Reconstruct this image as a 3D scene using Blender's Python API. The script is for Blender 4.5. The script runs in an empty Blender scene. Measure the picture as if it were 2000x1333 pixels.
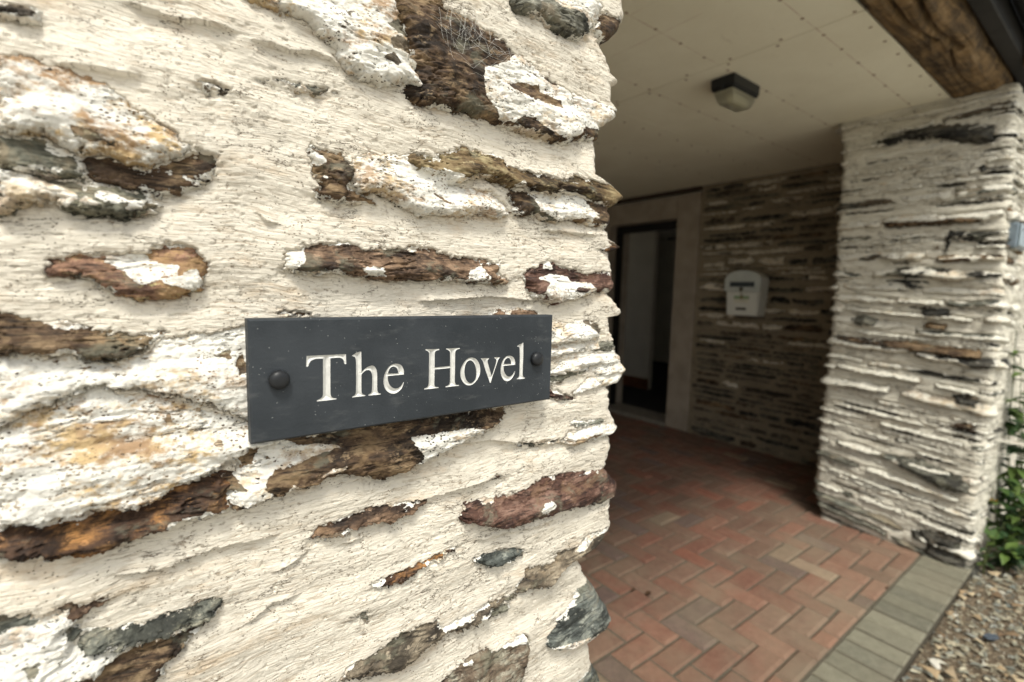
import bpy, bmesh, math, random
import numpy as np
from mathutils import Vector, Matrix
from mathutils.geometry import delaunay_2d_cdt
SC = bpy.context.scene
COL = SC.collection
# ------------------------------------------------------------------ camera, sky, sun, exposure
cd = bpy.data.cameras.new('camera'); cam = bpy.data.objects.new('camera', cd); COL.objects.link(cam)
cd.sensor_width = 36; cd.lens = 36*950/2000; cd.clip_start = .01; cd.clip_end = 400
r_, d_, f_ = (0.79765, -0.602616, 0.024656), (-0.0420135, -0.09630, -0.994465), (0.6016555, 0.7921993, -0.1021318)
cam.matrix_world = Matrix(((r_[0], -d_[0], -f_[0], 0), (r_[1], -d_[1], -f_[1], 0), (r_[2], -d_[2], -f_[2], 0), (0, 0, 0, 1)))
cd.dof.use_dof = True; cd.dof.focus_distance = .475; cd.dof.aperture_fstop = 4.0; cd.dof.aperture_blades = 9
SC.camera = cam
SUN_EL, SUN_AZ = 60, 212      # the sun stands behind the camera, over its left shoulder, behind cloud
w = bpy.data.worlds.new('World'); SC.world = w; w.use_nodes = True
wn = w.node_tree.nodes; wl = w.node_tree.links
sky = wn.new('ShaderNodeTexSky'); sky.sky_type = 'NISHITA'; sky.sun_disc = False
sky.sun_elevation = math.radians(SUN_EL); sky.sun_rotation = math.radians(SUN_AZ)
sky.air_density = 1.0; sky.dust_density = 4.0; sky.ozone_density = 1.0
hs = wn.new('ShaderNodeHueSaturation'); hs.inputs['Saturation'].default_value = .25
wl.new(sky.outputs[0], hs.inputs['Color']); mx = wn.new('ShaderNodeMix'); mx.data_type = 'RGBA'; mx.blend_type = 'MULTIPLY'; mx.inputs[0].default_value = 1.; mx.inputs[7].default_value = (.99, 1., .965, 1)   # even cloud
wl.new(hs.outputs[0], mx.inputs[6]); wl.new(mx.outputs[2], wn['Background'].inputs['Color'])
wn['Background'].inputs['Strength'].default_value = .105
sd = bpy.data.lights.new('sun', 'SUN'); sun = bpy.data.objects.new('sun', sd); COL.objects.link(sun)
sd.energy = 1.5; sd.angle = math.radians(14); sd.color = (1, .965, .86)
e_, a_ = math.radians(SUN_EL), math.radians(SUN_AZ)
sdir = Vector((math.sin(a_)*math.cos(e_), math.cos(a_)*math.cos(e_), math.sin(e_)))   # towards the sun
sun.rotation_euler = sdir.to_track_quat('Z', 'Y').to_euler(); sun.location = (0, -4, 6)
vs = SC.view_settings; vs.view_transform = 'Standard'; vs.look = 'None'; vs.exposure = 1.0; vs.gamma = 1.0; vs.use_curve_mapping = False
SC.cycles.use_denoising = True; SC.cycles.max_bounces = 10; SC.cycles.diffuse_bounces = 6
SC.cycles.sample_clamp_indirect = 6

# ------------------------------------------------------------------ traced data (0.1 mm on the wall, 0.01 mm on the sign, mm on the pillar)
WEB=[(2378,2553),(2561,2638),(2480,2382),(2709,2524),(2805,2267),(2541,2097),(2372,2188),(3054,2389),(2893,2463),(2262,2380)]
NEAR=[('brown',9,[(1813,2591),(2321,2779),(2377,2652),(2532,2661),(2737,2619),(2984,2584),(3216,2497),(3497,2415),(3799,2337),(4161,2307),(5318,2261),(5409,2166),(5329,1979),(4238,1790),(3868,1688),(3526,1686),(3173,1708),(2848,1729),(2547,1733),(2268,1701),(2033,1708),(1948,1775),(2037,1869),(2006,2037),(1956,2239)],[[(3197,2456),(3100,2352),(2782,2188),(2749,2048),(2770,1908),(2902,1821),(2961,1744),(3139,1737),(3278,1838),(3425,1847),(3559,1764),(3672,1755),(3858,1726),(4162,1808),(4349,1937),(5277,2027),(5244,2199),(4438,2275),(4250,2305),(3984,2411),(3642,2445),(3466,2474),(3296,2516)]],0.12,[[(3049,2097),(3227,2159),(3498,2207),(3544,2147),(3839,2139),(3866,2062),(3659,2046),(3355,2037),(3109,2052)],[(3602,2338),(3872,2428),(4044,2363),(3877,2314),(3648,2302)]],1.0),('greybrown',8,[(617,2148),(1860,2608),(1932,2444),(2006,2254),(2036,2080),(2108,1999),(2171,1882),(2224,1837),(2193,1747),(2007,1848),(1741,1773),(1538,1786),(1400,1837),(1347,1966),(1207,2032),(1130,2091),(979,2108),(766,2099)],'all',0.55,[[(1784,2276),(1942,2367),(2005,2310),(2005,2245),(1884,2220)],[(1798,2142),(1884,2194),(2005,2193),(2006,2108),(1841,2078)],[(1742,1973),(1841,2053),(1913,1971),(1855,1941)],[(1813,2562),(2180,2696),(2105,2435),(1985,2471)]],1.0),('grey',8,[(3108,3066),(3122,2953),(3183,2886),(3407,2903),(3513,2920),(3634,2886),(3759,2856),(4058,2885),(4166,2895),(4413,2999),(4333,3302),(4296,3559)],[[(3673,3274),(3701,3144),(3760,3086),(3934,3114),(4140,3114),(4360,3040),(4378,3098),(4337,3315),(4306,3563)],[(3316,3142),(3381,3046),(3528,3083),(3608,3250)]],0.1,[],1.0),('brown',7,[(4309,3310),(4438,3073),(5303,2999),(5304,3123),(5428,3395),(5422,3516)],[],0.0,[],1.0),('brown',7,[(1136,1188),(1225,1139),(1337,1129),(1446,1124),(1472,1059),(1532,1031),(1511,937),(1463,834),(1530,824),(1696,780),(1710,742),(1529,726),(1269,712),(1170,749),(1135,781),(1221,818),(1197,864),(1161,895),(1186,960),(1133,1012),(1123,1119)],[[(1129,1120),(1225,1090),(1261,1022),(1198,975),(1139,1013)]],0.1,[],1.0),('ochregrey',8,[(1479,1120),(1716,1189),(2009,1229),(2283,1261),(2555,1237),(2706,1163),(2588,1045),(2442,1024),(2928,1044),(3095,951),(3200,841),(3100,777),(2807,781),(2593,727),(2333,718),(2116,684),(1960,745),(1811,818),(1598,820),(1477,855)],'all',0.5,[[(1530,837),(1738,826),(1870,789),(1960,731),(1668,790)],[(2210,899),(2377,820),(2480,803),(2343,859)]],1.0),('olive',11,[(2004,1256),(2272,1266),(2404,1333),(2576,1418),(2793,1421),(3082,1398),(3154,1329),(3437,1332),(3752,1317),(3969,1316),(4094,1391),(4279,1375),(5229,1380),(5443,1367),(5417,1236),(5335,1082),(4393,1097),(4239,1147),(4095,1189),(3996,1168),(3761,1120),(3445,1109),(3213,1097),(2990,1128),(2855,1159),(2581,1081),(2340,1061),(2177,1078),(2004,1133)],[],0.0,[],1.0),('brown',8,[(3192,1105),(3446,1104),(3761,1108),(4097,1185),(4246,1138),(5262,1084),(5328,996),(5310,881),(4297,839),(4085,848),(3822,800),(3636,807),(3499,859),(3390,830),(3159,821),(3078,812),(3240,895),(3133,1025)],[[(3457,1086),(3623,1117),(3762,1094),(3980,1152),(4104,1187),(4290,1084),(4461,960),(4412,917),(4169,877),(4043,852),(3822,806),(3703,848),(3542,889),(3495,959)]],0.12,[],1.0),('brown2',9,[(926,286),(1019,326),(1123,346),(1264,387),(1358,390),(1459,398),(1595,342),(1810,371),(2012,400),(2280,401),(2510,337),(2722,350),(3045,306),(3111,374),(3049,181),(3222,133),(3155,59),(2886,73),(2574,80),(2283,86),(2013,72),(1736,77),(1525,97),(1325,115),(1135,99),(996,110),(900,130)],[[(915,306),(973,322),(1091,331),(1065,205),(1016,152),(945,112),(877,133)],[(1525,170),(1722,194),(1751,105),(1594,106)],[(2632,195),(2818,251),(2909,95),(2598,86)],[(3012,293),(3130,414),(3341,394),(3519,320),(3435,180),(3221,172),(3055,214)]],0.2,[],1.0),('purple',8,[(3348,177),(3521,269),(3701,348),(3746,389),(3972,328),(4048,315),(4222,244),(4418,284),(5309,274),(5335,98),(5308,17),(4407,29),(4156,-77),(3964,-116),(3864,-144),(3648,-74),(3557,-78),(3462,44),(3438,112)],[[(3571,151),(3753,210),(4013,186),(4050,133),(4258,124),(4358,41),(4173,-76),(3946,-107),(3864,-135),(3623,-22),(3711,103)],[(3700,365),(3795,353),(3822,266),(3658,258)]],0.08,[[(4092,61),(4258,48),(4215,-1),(4065,5)]],1.0),('ochregrey',9,[(-650,1347),(-515,1348),(-345,1335),(-244,1322),(-125,1297),(-34,1205),(112,1145),(222,1077),(331,973),(278,910),(151,835),(59,789),(-20,785),(-146,833),(-254,823),(-313,821),(-438,895),(-574,876),(-678,872)],'all',0.62,[[(-314,949),(-217,960),(-143,907),(-221,882),(-295,896)]],1.0),('brown',2.5,[(-273,814),(-146,830),(-20,780),(63,784),(151,830),(325,951),(403,955),(511,947),(473,831),(393,736),(316,703),(250,630),(115,601),(-75,646),(-194,648),(-284,659)],[],0.0,[],1.6),('green',6,[(-679,854),(-474,874),(-314,812),(-266,806),(-280,659),(-401,655),(-520,645),(-689,680)],[[(-440,848),(-341,840),(-322,796),(-388,774),(-442,811)]],0.2,[],1.0),('green',10,[(-689,685),(-519,661),(-366,632),(-277,660),(-76,636),(47,602),(161,544),(42,477),(-36,432),(-133,427),(-242,435),(-355,432),(-403,474),(-459,500),(-558,460),(-628,387),(-708,360)],[[(-689,676),(-554,644),(-432,607),(-325,575),(-299,521),(-368,464),(-402,498),(-459,500),(-564,459),(-642,385),(-707,369)],[(-203,602),(-110,586),(-32,525),(-177,507),(-222,541)],[(-14,558),(54,556),(17,490),(-66,485)],[(-299,501),(-268,535),(-177,497),(-240,479)]],0.35,[],1.0),('pink',6,[(-493,126),(-405,165),(-285,190),(-160,188),(-54,195),(13,208),(76,266),(210,301),(310,273),(393,167),(425,100),(367,-15),(298,-90),(149,-119),(-26,-134),(-141,-96),(-196,-63),(-264,-22),(-338,26),(-391,9),(-498,25)],[[(-176,196),(13,198),(97,139),(212,124),(210,58),(324,118),(367,-15),(298,-73),(100,10),(-4,-14),(-85,46),(-132,96),(-194,133)]],0.25,[],1.0),('brown',8,[(-751,-203),(-653,-222),(-561,-265),(-464,-263),(-372,-277),(-240,-331),(-140,-355),(-58,-364),(118,-332),(162,-368),(104,-401),(24,-462),(-86,-524),(-210,-542),(-366,-532),(-429,-487),(-476,-499),(-633,-475),(-767,-473)],[],0.0,[],1.3),('ochregrey',7,[(-767,-481),(-634,-481),(-476,-507),(-430,-493),(-366,-539),(-210,-550),(-75,-532),(35,-467),(127,-395),(279,-358),(437,-351),(645,-316),(939,-299),(922,-1116),(611,-1071),(261,-860),(-10,-773),(-308,-722),(-473,-801),(-629,-859),(-745,-951),(-797,-979)],'all',0.42,[[(344,-562),(521,-506),(526,-574),(406,-554)],[(551,-591),(598,-548),(648,-689),(568,-698)]],1.0),('ochregrey',9,[(-797,-991),(-746,-963),(-630,-871),(-474,-813),(-308,-735),(-11,-787),(260,-875),(610,-1087),(921,-1132),(918,-1280),(631,-1334),(429,-1420),(325,-1467),(142,-1494),(58,-1563),(-79,-1623),(-259,-1593),(-338,-1555),(-390,-1594),(-515,-1600),(-695,-1572),(-830,-1553)],'all',0.6,[[(87,-982),(117,-951),(143,-1026),(96,-1026)],[(282,-936),(319,-941),(317,-978),(275,-972)],[(391,-1191),(436,-1191),(434,-1232),(390,-1224)],[(-187,-701),(-141,-712),(-148,-752),(-199,-743)],[(-49,-659),(-12,-676),(-8,-711),(-34,-695)]],1.0),('rust',11,[(-831,-1555),(-695,-1578),(-515,-1605),(-390,-1599),(-339,-1562),(-259,-1598),(-112,-1631),(58,-1570),(142,-1501),(338,-1476),(428,-1435),(480,-1454),(498,-1709),(551,-1746),(483,-1777),(179,-1788),(-99,-1841),(-312,-1862),(-394,-1884),(-461,-1842),(-583,-1830),(-843,-1764)],[],0.0,[],1.5),('brown',10,[(415,-1503),(529,-1427),(568,-1309),(627,-1270),(754,-1257),(909,-1248),(1155,-1257),(1421,-1252),(1808,-1212),(2296,-1201),(3194,-1294),(3162,-1400),(2890,-1516),(2478,-1631),(2186,-1710),(2019,-1771),(1756,-1802),(1511,-1723),(1303,-1655),(1148,-1714),(939,-1735),(741,-1754),(591,-1781),(482,-1795),(436,-1720)],[[(427,-1663),(489,-1704),(617,-1774),(696,-1729),(777,-1696),(722,-1631),(747,-1545),(794,-1490),(912,-1500),(1110,-1458),(1306,-1411),(1415,-1431),(1201,-1365),(987,-1341),(916,-1289),(730,-1283),(649,-1396),(506,-1494),(588,-1613),(449,-1619)],[(2012,-1425),(2262,-1426),(2483,-1421),(2717,-1436),(2940,-1501),(2719,-1562),(2486,-1625),(2158,-1714),(2115,-1696),(2136,-1622),(2053,-1528)],[(1158,-1633),(1237,-1580),(1372,-1565),(1358,-1605),(1210,-1630)],[(883,-1708),(933,-1639),(968,-1701),(907,-1727)]],0.4,[],1.0),('brown2',7,[(1080,-2206),(1151,-2122),(1298,-2107),(1437,-2077),(1605,-2062),(1807,-2068),(2021,-2112),(2235,-2122),(2258,-2183),(2021,-2244),(1870,-2266),(1755,-2254),(1580,-2230),(1365,-2252),(1255,-2258),(1123,-2237)],[],0.0,[],1.0),('purple',12,[(2639,-2469),(2655,-2312),(2708,-2293),(2857,-2293),(3090,-2334),(3224,-2321),(3506,-2319),(3770,-2224),(3890,-2209),(4186,-2301),(4430,-2351),(5316,-2363),(5494,-2659),(5454,-2819),(4407,-2820),(4158,-2760),(4032,-2724),(3698,-2706),(3404,-2721),(3153,-2687),(2914,-2596)],[[(3617,-2559),(3690,-2506),(3843,-2507),(3870,-2563),(3756,-2644),(3649,-2603)],[(3862,-2232),(3954,-2231),(3971,-2322),(3921,-2307)]],0.1,[],0.5),('bluegrey',6,[(2815,-2950),(2922,-2940),(3134,-2955),(3384,-2987),(3609,-3137),(3277,-3153),(3058,-3164),(2834,-3028)],[],0.0,[],0.6),('rust',6,[(1715,-2815),(1954,-2805),(2274,-2769),(2595,-2743),(2553,-2799),(2319,-2834),(2122,-2892),(1873,-2925),(1715,-2907),(1582,-2854)],[],0.0,[],1.0),('bluegrey',6,[(4086,-1606),(4179,-1583),(4288,-1653),(4496,-1646),(4468,-1704),(4250,-1735),(4143,-1703)],[],0.0,[],1.0),('ochregrey',8,[(4006,-1809),(4067,-1726),(4159,-1728),(4497,-1733),(5396,-1828),(5287,-1889),(4323,-1907),(4155,-1929),(4069,-1880)],'all',0.5,[[(4083,-1856),(4296,-1850),(4410,-1833),(4320,-1902),(4154,-1924)]],1.0),('grey',5,[(3229,-1742),(3427,-1720),(3813,-1785),(3997,-1777),(3998,-1846),(3815,-1843),(3430,-1789)],[],0.0,[],1.0),('greybrown',8,[(3400,-3479),(3530,-3428),(3526,-3305),(3935,-3392),(4014,-3404),(4004,-3279),(4121,-3312),(4273,-3315),(4285,-3221),(4408,-3246),(5368,-3199),(5426,-3332),(5221,-3420),(4499,-3504),(4216,-3517),(4124,-3593),(3948,-3702),(3611,-3600),(3434,-3613)],[[(4285,-3221),(4408,-3246),(5368,-3199),(5309,-3230),(4413,-3307),(4352,-3403),(4239,-3384)]],0.15,[],1.7),('greybrown',8,[(1635,-3577),(1955,-3476),(2336,-3474),(2407,-3606),(2633,-3601),(2757,-3579),(3015,-3548),(3261,-3571),(3417,-3558),(3434,-3638),(3153,-3661),(2836,-3742),(2636,-3749),(2396,-3711),(2215,-3740),(2062,-3809),(1873,-3845),(1596,-3750),(1337,-3700),(1375,-3563)],[[(2395,-3601),(2633,-3601),(3015,-3548),(3042,-3594),(2683,-3656),(2443,-3665)]],0.2,[],1.7),('bluegrey',10,[(5341,-3740),(5410,-3849),(5338,-4125),(5398,-4331),(5481,-4700),(5772,-4853),(4311,-4743),(4113,-4663),(3906,-4536),(3936,-4380),(4037,-4280),(4089,-4200),(4248,-4121),(4388,-4000)],[[(3942,-4518),(4105,-4531),(4309,-4653),(4281,-4720),(4097,-4642)]],0.05,[],1.5),('rustgrey',9,[(2295,-4290),(2462,-4231),(2577,-4175),(2775,-4107),(3070,-4139),(3116,-4224),(3295,-4208),(3574,-4152),(3667,-4338),(3636,-4509),(3551,-4735),(3543,-4978)],[[(3072,-4207),(3248,-4151),(3526,-4135),(3628,-4280),(3436,-4275),(3205,-4230)],[(2696,-4181),(2817,-4145),(2798,-4211)]],0.3,[],1.6),('bluegrey',7,[(5313,-5074),(5548,-5648),(5538,-6014),(4249,-5611),(4346,-5301)],[],0.0,[],1.0),('greygreen',8,[(-452,-2510),(-408,-2445),(-349,-2455),(-244,-2496),(-38,-2524),(-27,-2479),(56,-2501),(202,-2497),(293,-2491),(397,-2496),(414,-2537),(344,-2627),(280,-2674),(187,-2647),(50,-2664),(-135,-2668),(-199,-2663),(-334,-2621),(-443,-2609)],[],0.0,[],1.0),('brown',6,[(-878,-2852),(-478,-2784),(-363,-2752),(-194,-2673),(-43,-2652),(187,-2660),(287,-2685),(183,-2761),(101,-2851),(41,-2890),(0,-2963),(-71,-3032),(-216,-3182)],[],0.0,[],1.5),('greygreen',8,[(-867,-2115),(-710,-2165),(-604,-2230),(-557,-2196),(-470,-2298),(-407,-2312),(-498,-2387),(-437,-2431),(-459,-2475),(-434,-2529),(-371,-2581),(-193,-2672),(-363,-2762),(-487,-2786),(-707,-2758),(-899,-2658)],'all',0.3,[[(-854,-2120),(-711,-2172),(-604,-2221),(-644,-2281),(-751,-2257),(-863,-2273)],[(-715,-2511),(-650,-2520),(-638,-2581),(-697,-2586)],[(-514,-2392),(-429,-2428),(-463,-2471),(-419,-2548),(-445,-2593),(-501,-2454)]],1.0),('brown2',6,[(-572,-2190),(-502,-2168),(-431,-2235),(-371,-2230),(-288,-2220),(-229,-2223),(-286,-2271),(-403,-2308),(-456,-2343),(-496,-2343),(-549,-2332),(-570,-2301),(-515,-2268)],[],0.0,[],1.0),('greybrown',6,[(-635,1606),(-518,1651),(-465,1648),(-406,1630),(-463,1566),(-561,1568),(-639,1537)],[],0.0,[],1.0),('greygreen',4,[(770,1567),(954,1621),(1208,1629),(1362,1633),(1262,1573),(1101,1551),(953,1571),(823,1570)],[],0.0,[],0.5),('greybrown',5,[(392,1458),(515,1457),(618,1432),(557,1387),(418,1384),(381,1401)],[[(392,1445),(476,1447),(533,1419),(456,1399)]],0.2,[],1.0),('greybrown',7,[(3772,-368),(3838,-348),(4125,-354),(4227,-315),(4321,-319),(4431,-386),(4491,-475),(4418,-566),(4235,-606),(4039,-613),(3863,-633),(3784,-632)],'all',0.2,[[(4246,-349),(4321,-329),(4429,-397),(4491,-475),(4427,-539),(4365,-459),(4264,-381)]],1.0),('greybrown',6,[(3784,-647),(3864,-639),(4039,-620),(4260,-639),(4260,-704),(4011,-759),(3856,-764),(3789,-768)],'all',0.2,[],1.4),('grey',5,[(4268,-661),(4408,-614),(5249,-645),(5308,-729),(4403,-752),(4273,-729)],[[(4268,-661),(4379,-637),(4377,-714),(4274,-722)]],0.2,[],1.0),('greybrown',7,[(3799,-981),(3907,-878),(4002,-790),(4254,-760),(5223,-759),(5287,-881),(4350,-919),(4230,-924),(4116,-961),(3964,-993),(3866,-997)],'all',0.25,[],1.4),('green',4,[(3799,-996),(3866,-999),(4115,-971),(4224,-932),(4197,-1008),(4111,-1050),(3967,-1094),(3803,-1088)],[],0.0,[],1.0),('greybrown',7,[(4211,-977),(4250,-934),(4503,-899),(5413,-1041),(4508,-1082),(4266,-1065)],'all',0.3,[],1.4),('greybrown',6,[(4151,-1125),(4180,-1057),(5235,-1079),(5400,-1112),(5287,-1201),(4398,-1211),(4273,-1244),(4160,-1273),(4094,-1262)],'all',0.15,[],1.0),('purple',5,[(3791,-1112),(3894,-1133),(4064,-1241),(4215,-1365),(4086,-1340),(3878,-1276),(3795,-1215)],[[(3857,-1098),(4038,-1156),(4129,-1232),(4028,-1256),(3898,-1216)]],0.1,[],1.0),('brown',4,[(852,-214),(962,-197),(1155,-236),(1136,-262),(880,-258)],[],0.0,[],1.0),('brown2',4,[(2957,-264),(3107,-196),(3191,-230),(3361,-188),(3539,-214),(3727,-272),(3682,-340),(2988,-327)],[],0.0,[],1.0),('rust',6,[(4468,556),(4496,665),(5361,658),(5466,614),(5435,540)],[],0.0,[],1.0),('rust',3,[(162,-2084),(250,-2088),(334,-2081),(299,-2120),(200,-2112)],[],0.0,[],1.0),('purple',3,[(2992,-2066),(3082,-2030),(3191,-2109),(3111,-2119)],[],0.0,[],1.0),('grey',3,[(3046,-3724),(3125,-3638),(3320,-3666),(3351,-3751),(3211,-3792),(3101,-3782)],[],0.0,[],1.0),('grey',3,[(1413,-3100),(1515,-3096),(1574,-3073),(1635,-3113),(1604,-3211),(1529,-3148),(1456,-3141)],[[(1500,-3097),(1559,-3145),(1529,-3148)]],0.2,[],1.0)]
LEDGES=[[(-22,1839),(58,1832),(267,1816),(434,1852),(641,1850)],[(725,1819),(883,1835),(992,1823),(1212,1878),(1409,1828)],[(733,562),(797,499),(907,486)],[(2021,-2122),(2246,-2125),(2609,-2107),(3005,-2088),(3160,-2080)],[(544,-2808),(742,-2711),(887,-2698),(999,-2713)],[(783,-2438),(918,-2387),(1070,-2325)],[(1350,-2355),(1594,-2340)],[(-264,-2069),(-171,-2090),(71,-2126),(300,-2104)],[(300,-2104),(362,-2073),(619,-2088),(827,-2097)],[(-391,1344),(-197,1369),(66,1378)],[(3640,694),(4084,709),(4432,717)],[(2601,-1625),(2994,-1636),(3663,-1811),(4271,-1896)],[(2120,-125),(2955,-65),(3673,-115)],[(2816,-2765),(3312,-2791),(4041,-2825)]]
SIL=[(-6132,455),(-5518,309),(-5142,132),(-4847,74),(-4820,361),(-4681,512),(-4328,288),(-4113,162),(-3809,-63),(-3534,-193),(-3442,152),(-3250,449),(-2985,379),(-2837,463),(-2645,461),(-2382,258),(-2131,364),(-1942,351),(-1827,478),(-1589,307),(-1406,295),(-1244,274),(-1210,425),(-1120,523),(-1034,590),(-790,385),(-650,345),(-504,245),(-308,203),(-290,391),(-250,470),(-141,340),(4,182),(98,254),(236,245),(353,208),(540,176),(613,378),(699,146),(849,107),(1000,97),(1089,101),(1244,363),(1357,217),(1394,43),(1416,23),(1456,-153),(1693,-150),(1906,-163),(2028,-179),(2212,159),(2303,209),(2393,80),(2568,59),(2647,195),(2697,51),(2774,27),(2944,-147),(2974,-201),(3043,-126),(3255,133),(3419,235),(3573,205),(3879,90)]
LETTERS=[('T',[[(10254,-5566),(11739,-5587),(13376,-5607),(13403,-6410),(13307,-6450),(13244,-6399),(13194,-6138),(13073,-5970),(12899,-5877),(12726,-5852),(12101,-5861),(12080,-7473),(12076,-8822),(12134,-9078),(12236,-9197),(12574,-9289),(12511,-9354),(11686,-9365),(10982,-9341),(10983,-9264),(11251,-9172),(11404,-9049),(11474,-8827),(11502,-7422),(11518,-5852),(10971,-5844),(10675,-5918),(10511,-6044),(10410,-6226),(10376,-6378),(10278,-6439),(10204,-6399),(10220,-6042)]]),('h',[[(13880,-5774),(14159,-5611),(14424,-5488),(14690,-5459),(14701,-6272),(14694,-7253),(14948,-7023),(15219,-6843),(15493,-6762),(15664,-6741),(15871,-6858),(16009,-7072),(16077,-7349),(16100,-7760),(16096,-8888),(16158,-9135),(16245,-9248),(16422,-9301),(16386,-9373),(15895,-9364),(15307,-9350),(15291,-9280),(15515,-9168),(15602,-9007),(15638,-8569),(15653,-7721),(15592,-7377),(15456,-7164),(15286,-7100),(15048,-7131),(14845,-7282),(14693,-7437),(14685,-8474),(14692,-8978),(14765,-9171),(15035,-9303),(15000,-9349),(14461,-9350),(13890,-9359),(13891,-9285),(14096,-9182),(14197,-8992),(14225,-8428),(14235,-6438),(14205,-6041),(14124,-5871),(13961,-5812)]]),('e',[[(18605,-7767),(18604,-7449),(18529,-7197),(18380,-6940),(18157,-6801),(17864,-6735),(17572,-6760),(17283,-6894),(17031,-7151),(16852,-7447),(16727,-7780),(16680,-8189),(16707,-8537),(16814,-8859),(16992,-9120),(17244,-9321),(17535,-9429),(17865,-9406),(18160,-9243),(18420,-8987),(18606,-8510),(18569,-8471),(18420,-8704),(18197,-8894),(17938,-8991),(17644,-8943),(17353,-8739),(17173,-8443),(17083,-8157),(17059,-7792),(17681,-7776)],[(17084,-7552),(17138,-7332),(17283,-7102),(17463,-6977),(17645,-6973),(17864,-7076),(18011,-7297),(18066,-7616),(17572,-7603)]]),('H',[[(20734,-5639),(20812,-5571),(21490,-5607),(22201,-5626),(22202,-5717),(21937,-5758),(21776,-5877),(21725,-6111),(21729,-7364),(22613,-7356),(23398,-7340),(23383,-6209),(23350,-5946),(23179,-5788),(22926,-5682),(22967,-5621),(23685,-5628),(24459,-5638),(24461,-5725),(24159,-5784),(24010,-5908),(23949,-6130),(23951,-7751),(23946,-8888),(24037,-9182),(24168,-9271),(24430,-9316),(24388,-9389),(23652,-9373),(22929,-9387),(22907,-9299),(23181,-9231),(23349,-9116),(23409,-8838),(23401,-7539),(22615,-7553),(21731,-7548),(21713,-8680),(21725,-9088),(21849,-9230),(22178,-9300),(22158,-9362),(21402,-9370),(20661,-9367),(20648,-9292),(20918,-9192),(21058,-9096),(21124,-8809),(21137,-7530),(21142,-6077),(21112,-5894),(20972,-5760)]]),('o',[[(25992,-6708),(26359,-6856),(26659,-7187),(26834,-7575),(26897,-7956),(26852,-8424),(26656,-8816),(26333,-9195),(25972,-9411),(25575,-9456),(25214,-9352),(24889,-9059),(24654,-8668),(24559,-8232),(24588,-7837),(24739,-7452),(24997,-7073),(25312,-6818),(25632,-6701)],[(25600,-6945),(25853,-6993),(26111,-7211),(26300,-7567),(26412,-8043),(26411,-8544),(26309,-8910),(26076,-9170),(25751,-9249),(25461,-9113),(25241,-8845),(25092,-8461),(25032,-8056),(25060,-7629),(25178,-7269),(25369,-7037)]]),('v',[[(26929,-6846),(27245,-6835),(27620,-6843),(27962,-6880),(27925,-6941),(27758,-7057),(27782,-7296),(27986,-7882),(28273,-8671),(28332,-8709),(28533,-8276),(28749,-7651),(28873,-7211),(28811,-7031),(28613,-6890),(28650,-6828),(28961,-6838),(29294,-6869),(29257,-6947),(29104,-7098),(28976,-7411),(28685,-8160),(28393,-8874),(28215,-9452),(28100,-9425),(27856,-8827),(27496,-7971),(27216,-7194),(27099,-6998)]]),('e',[[(31332,-7787),(31323,-7489),(31245,-7224),(31052,-6971),(30773,-6824),(30453,-6786),(30138,-6840),(29830,-7058),(29616,-7372),(29492,-7727),(29437,-8161),(29471,-8565),(29615,-8943),(29847,-9257),(30123,-9430),(30396,-9474),(30714,-9392),(30983,-9174),(31205,-8895),(31355,-8497),(31308,-8475),(31153,-8704),(30928,-8909),(30610,-9011),(30289,-8909),(30032,-8648),(29865,-8304),(29784,-7803),(30483,-7800)],[(29836,-7606),(29883,-7354),(30056,-7109),(30322,-6980),(30551,-7050),(30717,-7263),(30789,-7656),(30297,-7646)]]),('l',[[(31547,-5796),(31799,-5660),(32078,-5598),(32356,-5462),(32403,-6811),(32383,-8315),(32392,-8996),(32485,-9194),(32729,-9337),(32684,-9401),(32112,-9407),(31593,-9379),(31591,-9322),(31822,-9211),(31912,-9068),(31942,-8281),(31920,-6782),(31867,-6034),(31783,-5881),(31595,-5854)]])]
PILLAR_STONES=[('dark',[(1031,868),(919,891),(778,915),(602,881),(488,842),(490,780),(593,782),(725,834),(866,855),(944,837)]),('brown',[(941,433),(831,440),(646,438),(513,429),(517,392),(732,395),(928,401)]),('grey',[(1074,-110),(1010,-80),(926,-106),(941,-141),(1032,-152)]),('dark',[(746,-36),(624,-31),(603,-67),(726,-90)]),('brown',[(1145,-213),(934,-223),(763,-211),(607,-225),(476,-230),(472,-277),(602,-282),(843,-261),(1122,-243)]),('brown',[(724,-106),(617,-114),(621,-146),(713,-143)]),('dark',[(571,-466),(472,-457),(457,-514),(551,-520)]),('grey',[(783,-850),(661,-835),(550,-863),(440,-886),(439,-949),(541,-966),(652,-929),(754,-897)]),('dark',[(636,-1208),(465,-1166),(455,-1241),(606,-1278)]),('dark',[(619,-1316),(592,-1261),(434,-1264),(434,-1349),(508,-1344)]),('brown',[(1112,-491),(948,-486),(840,-489),(847,-514),(1100,-514)]),('dark',[(671,159),(644,359),(490,332),(494,310),(627,329)]),('dark',[(540,666),(514,666),(506,630),(532,629)]),('dark',[(585,801),(480,794),(478,767),(570,774)]),('dark',[(840,107),(724,71),(787,60)]),('brown',[(543,-613),(466,-595),(463,-633),(526,-639)])]
PILLAR_EDGE=[(-1278,1139),(-1192,1175),(-834,1180),(-356,1171),(74,1171),(405,1187),(844,1189),(1016,1227)]
PILLAR_CORNER=[(-1339,436),(-912,457),(-647,447),(-390,443),(-18,447),(345,461),(700,476),(932,486)]

GZ = -1.33        # paving level; the camera is the origin
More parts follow.
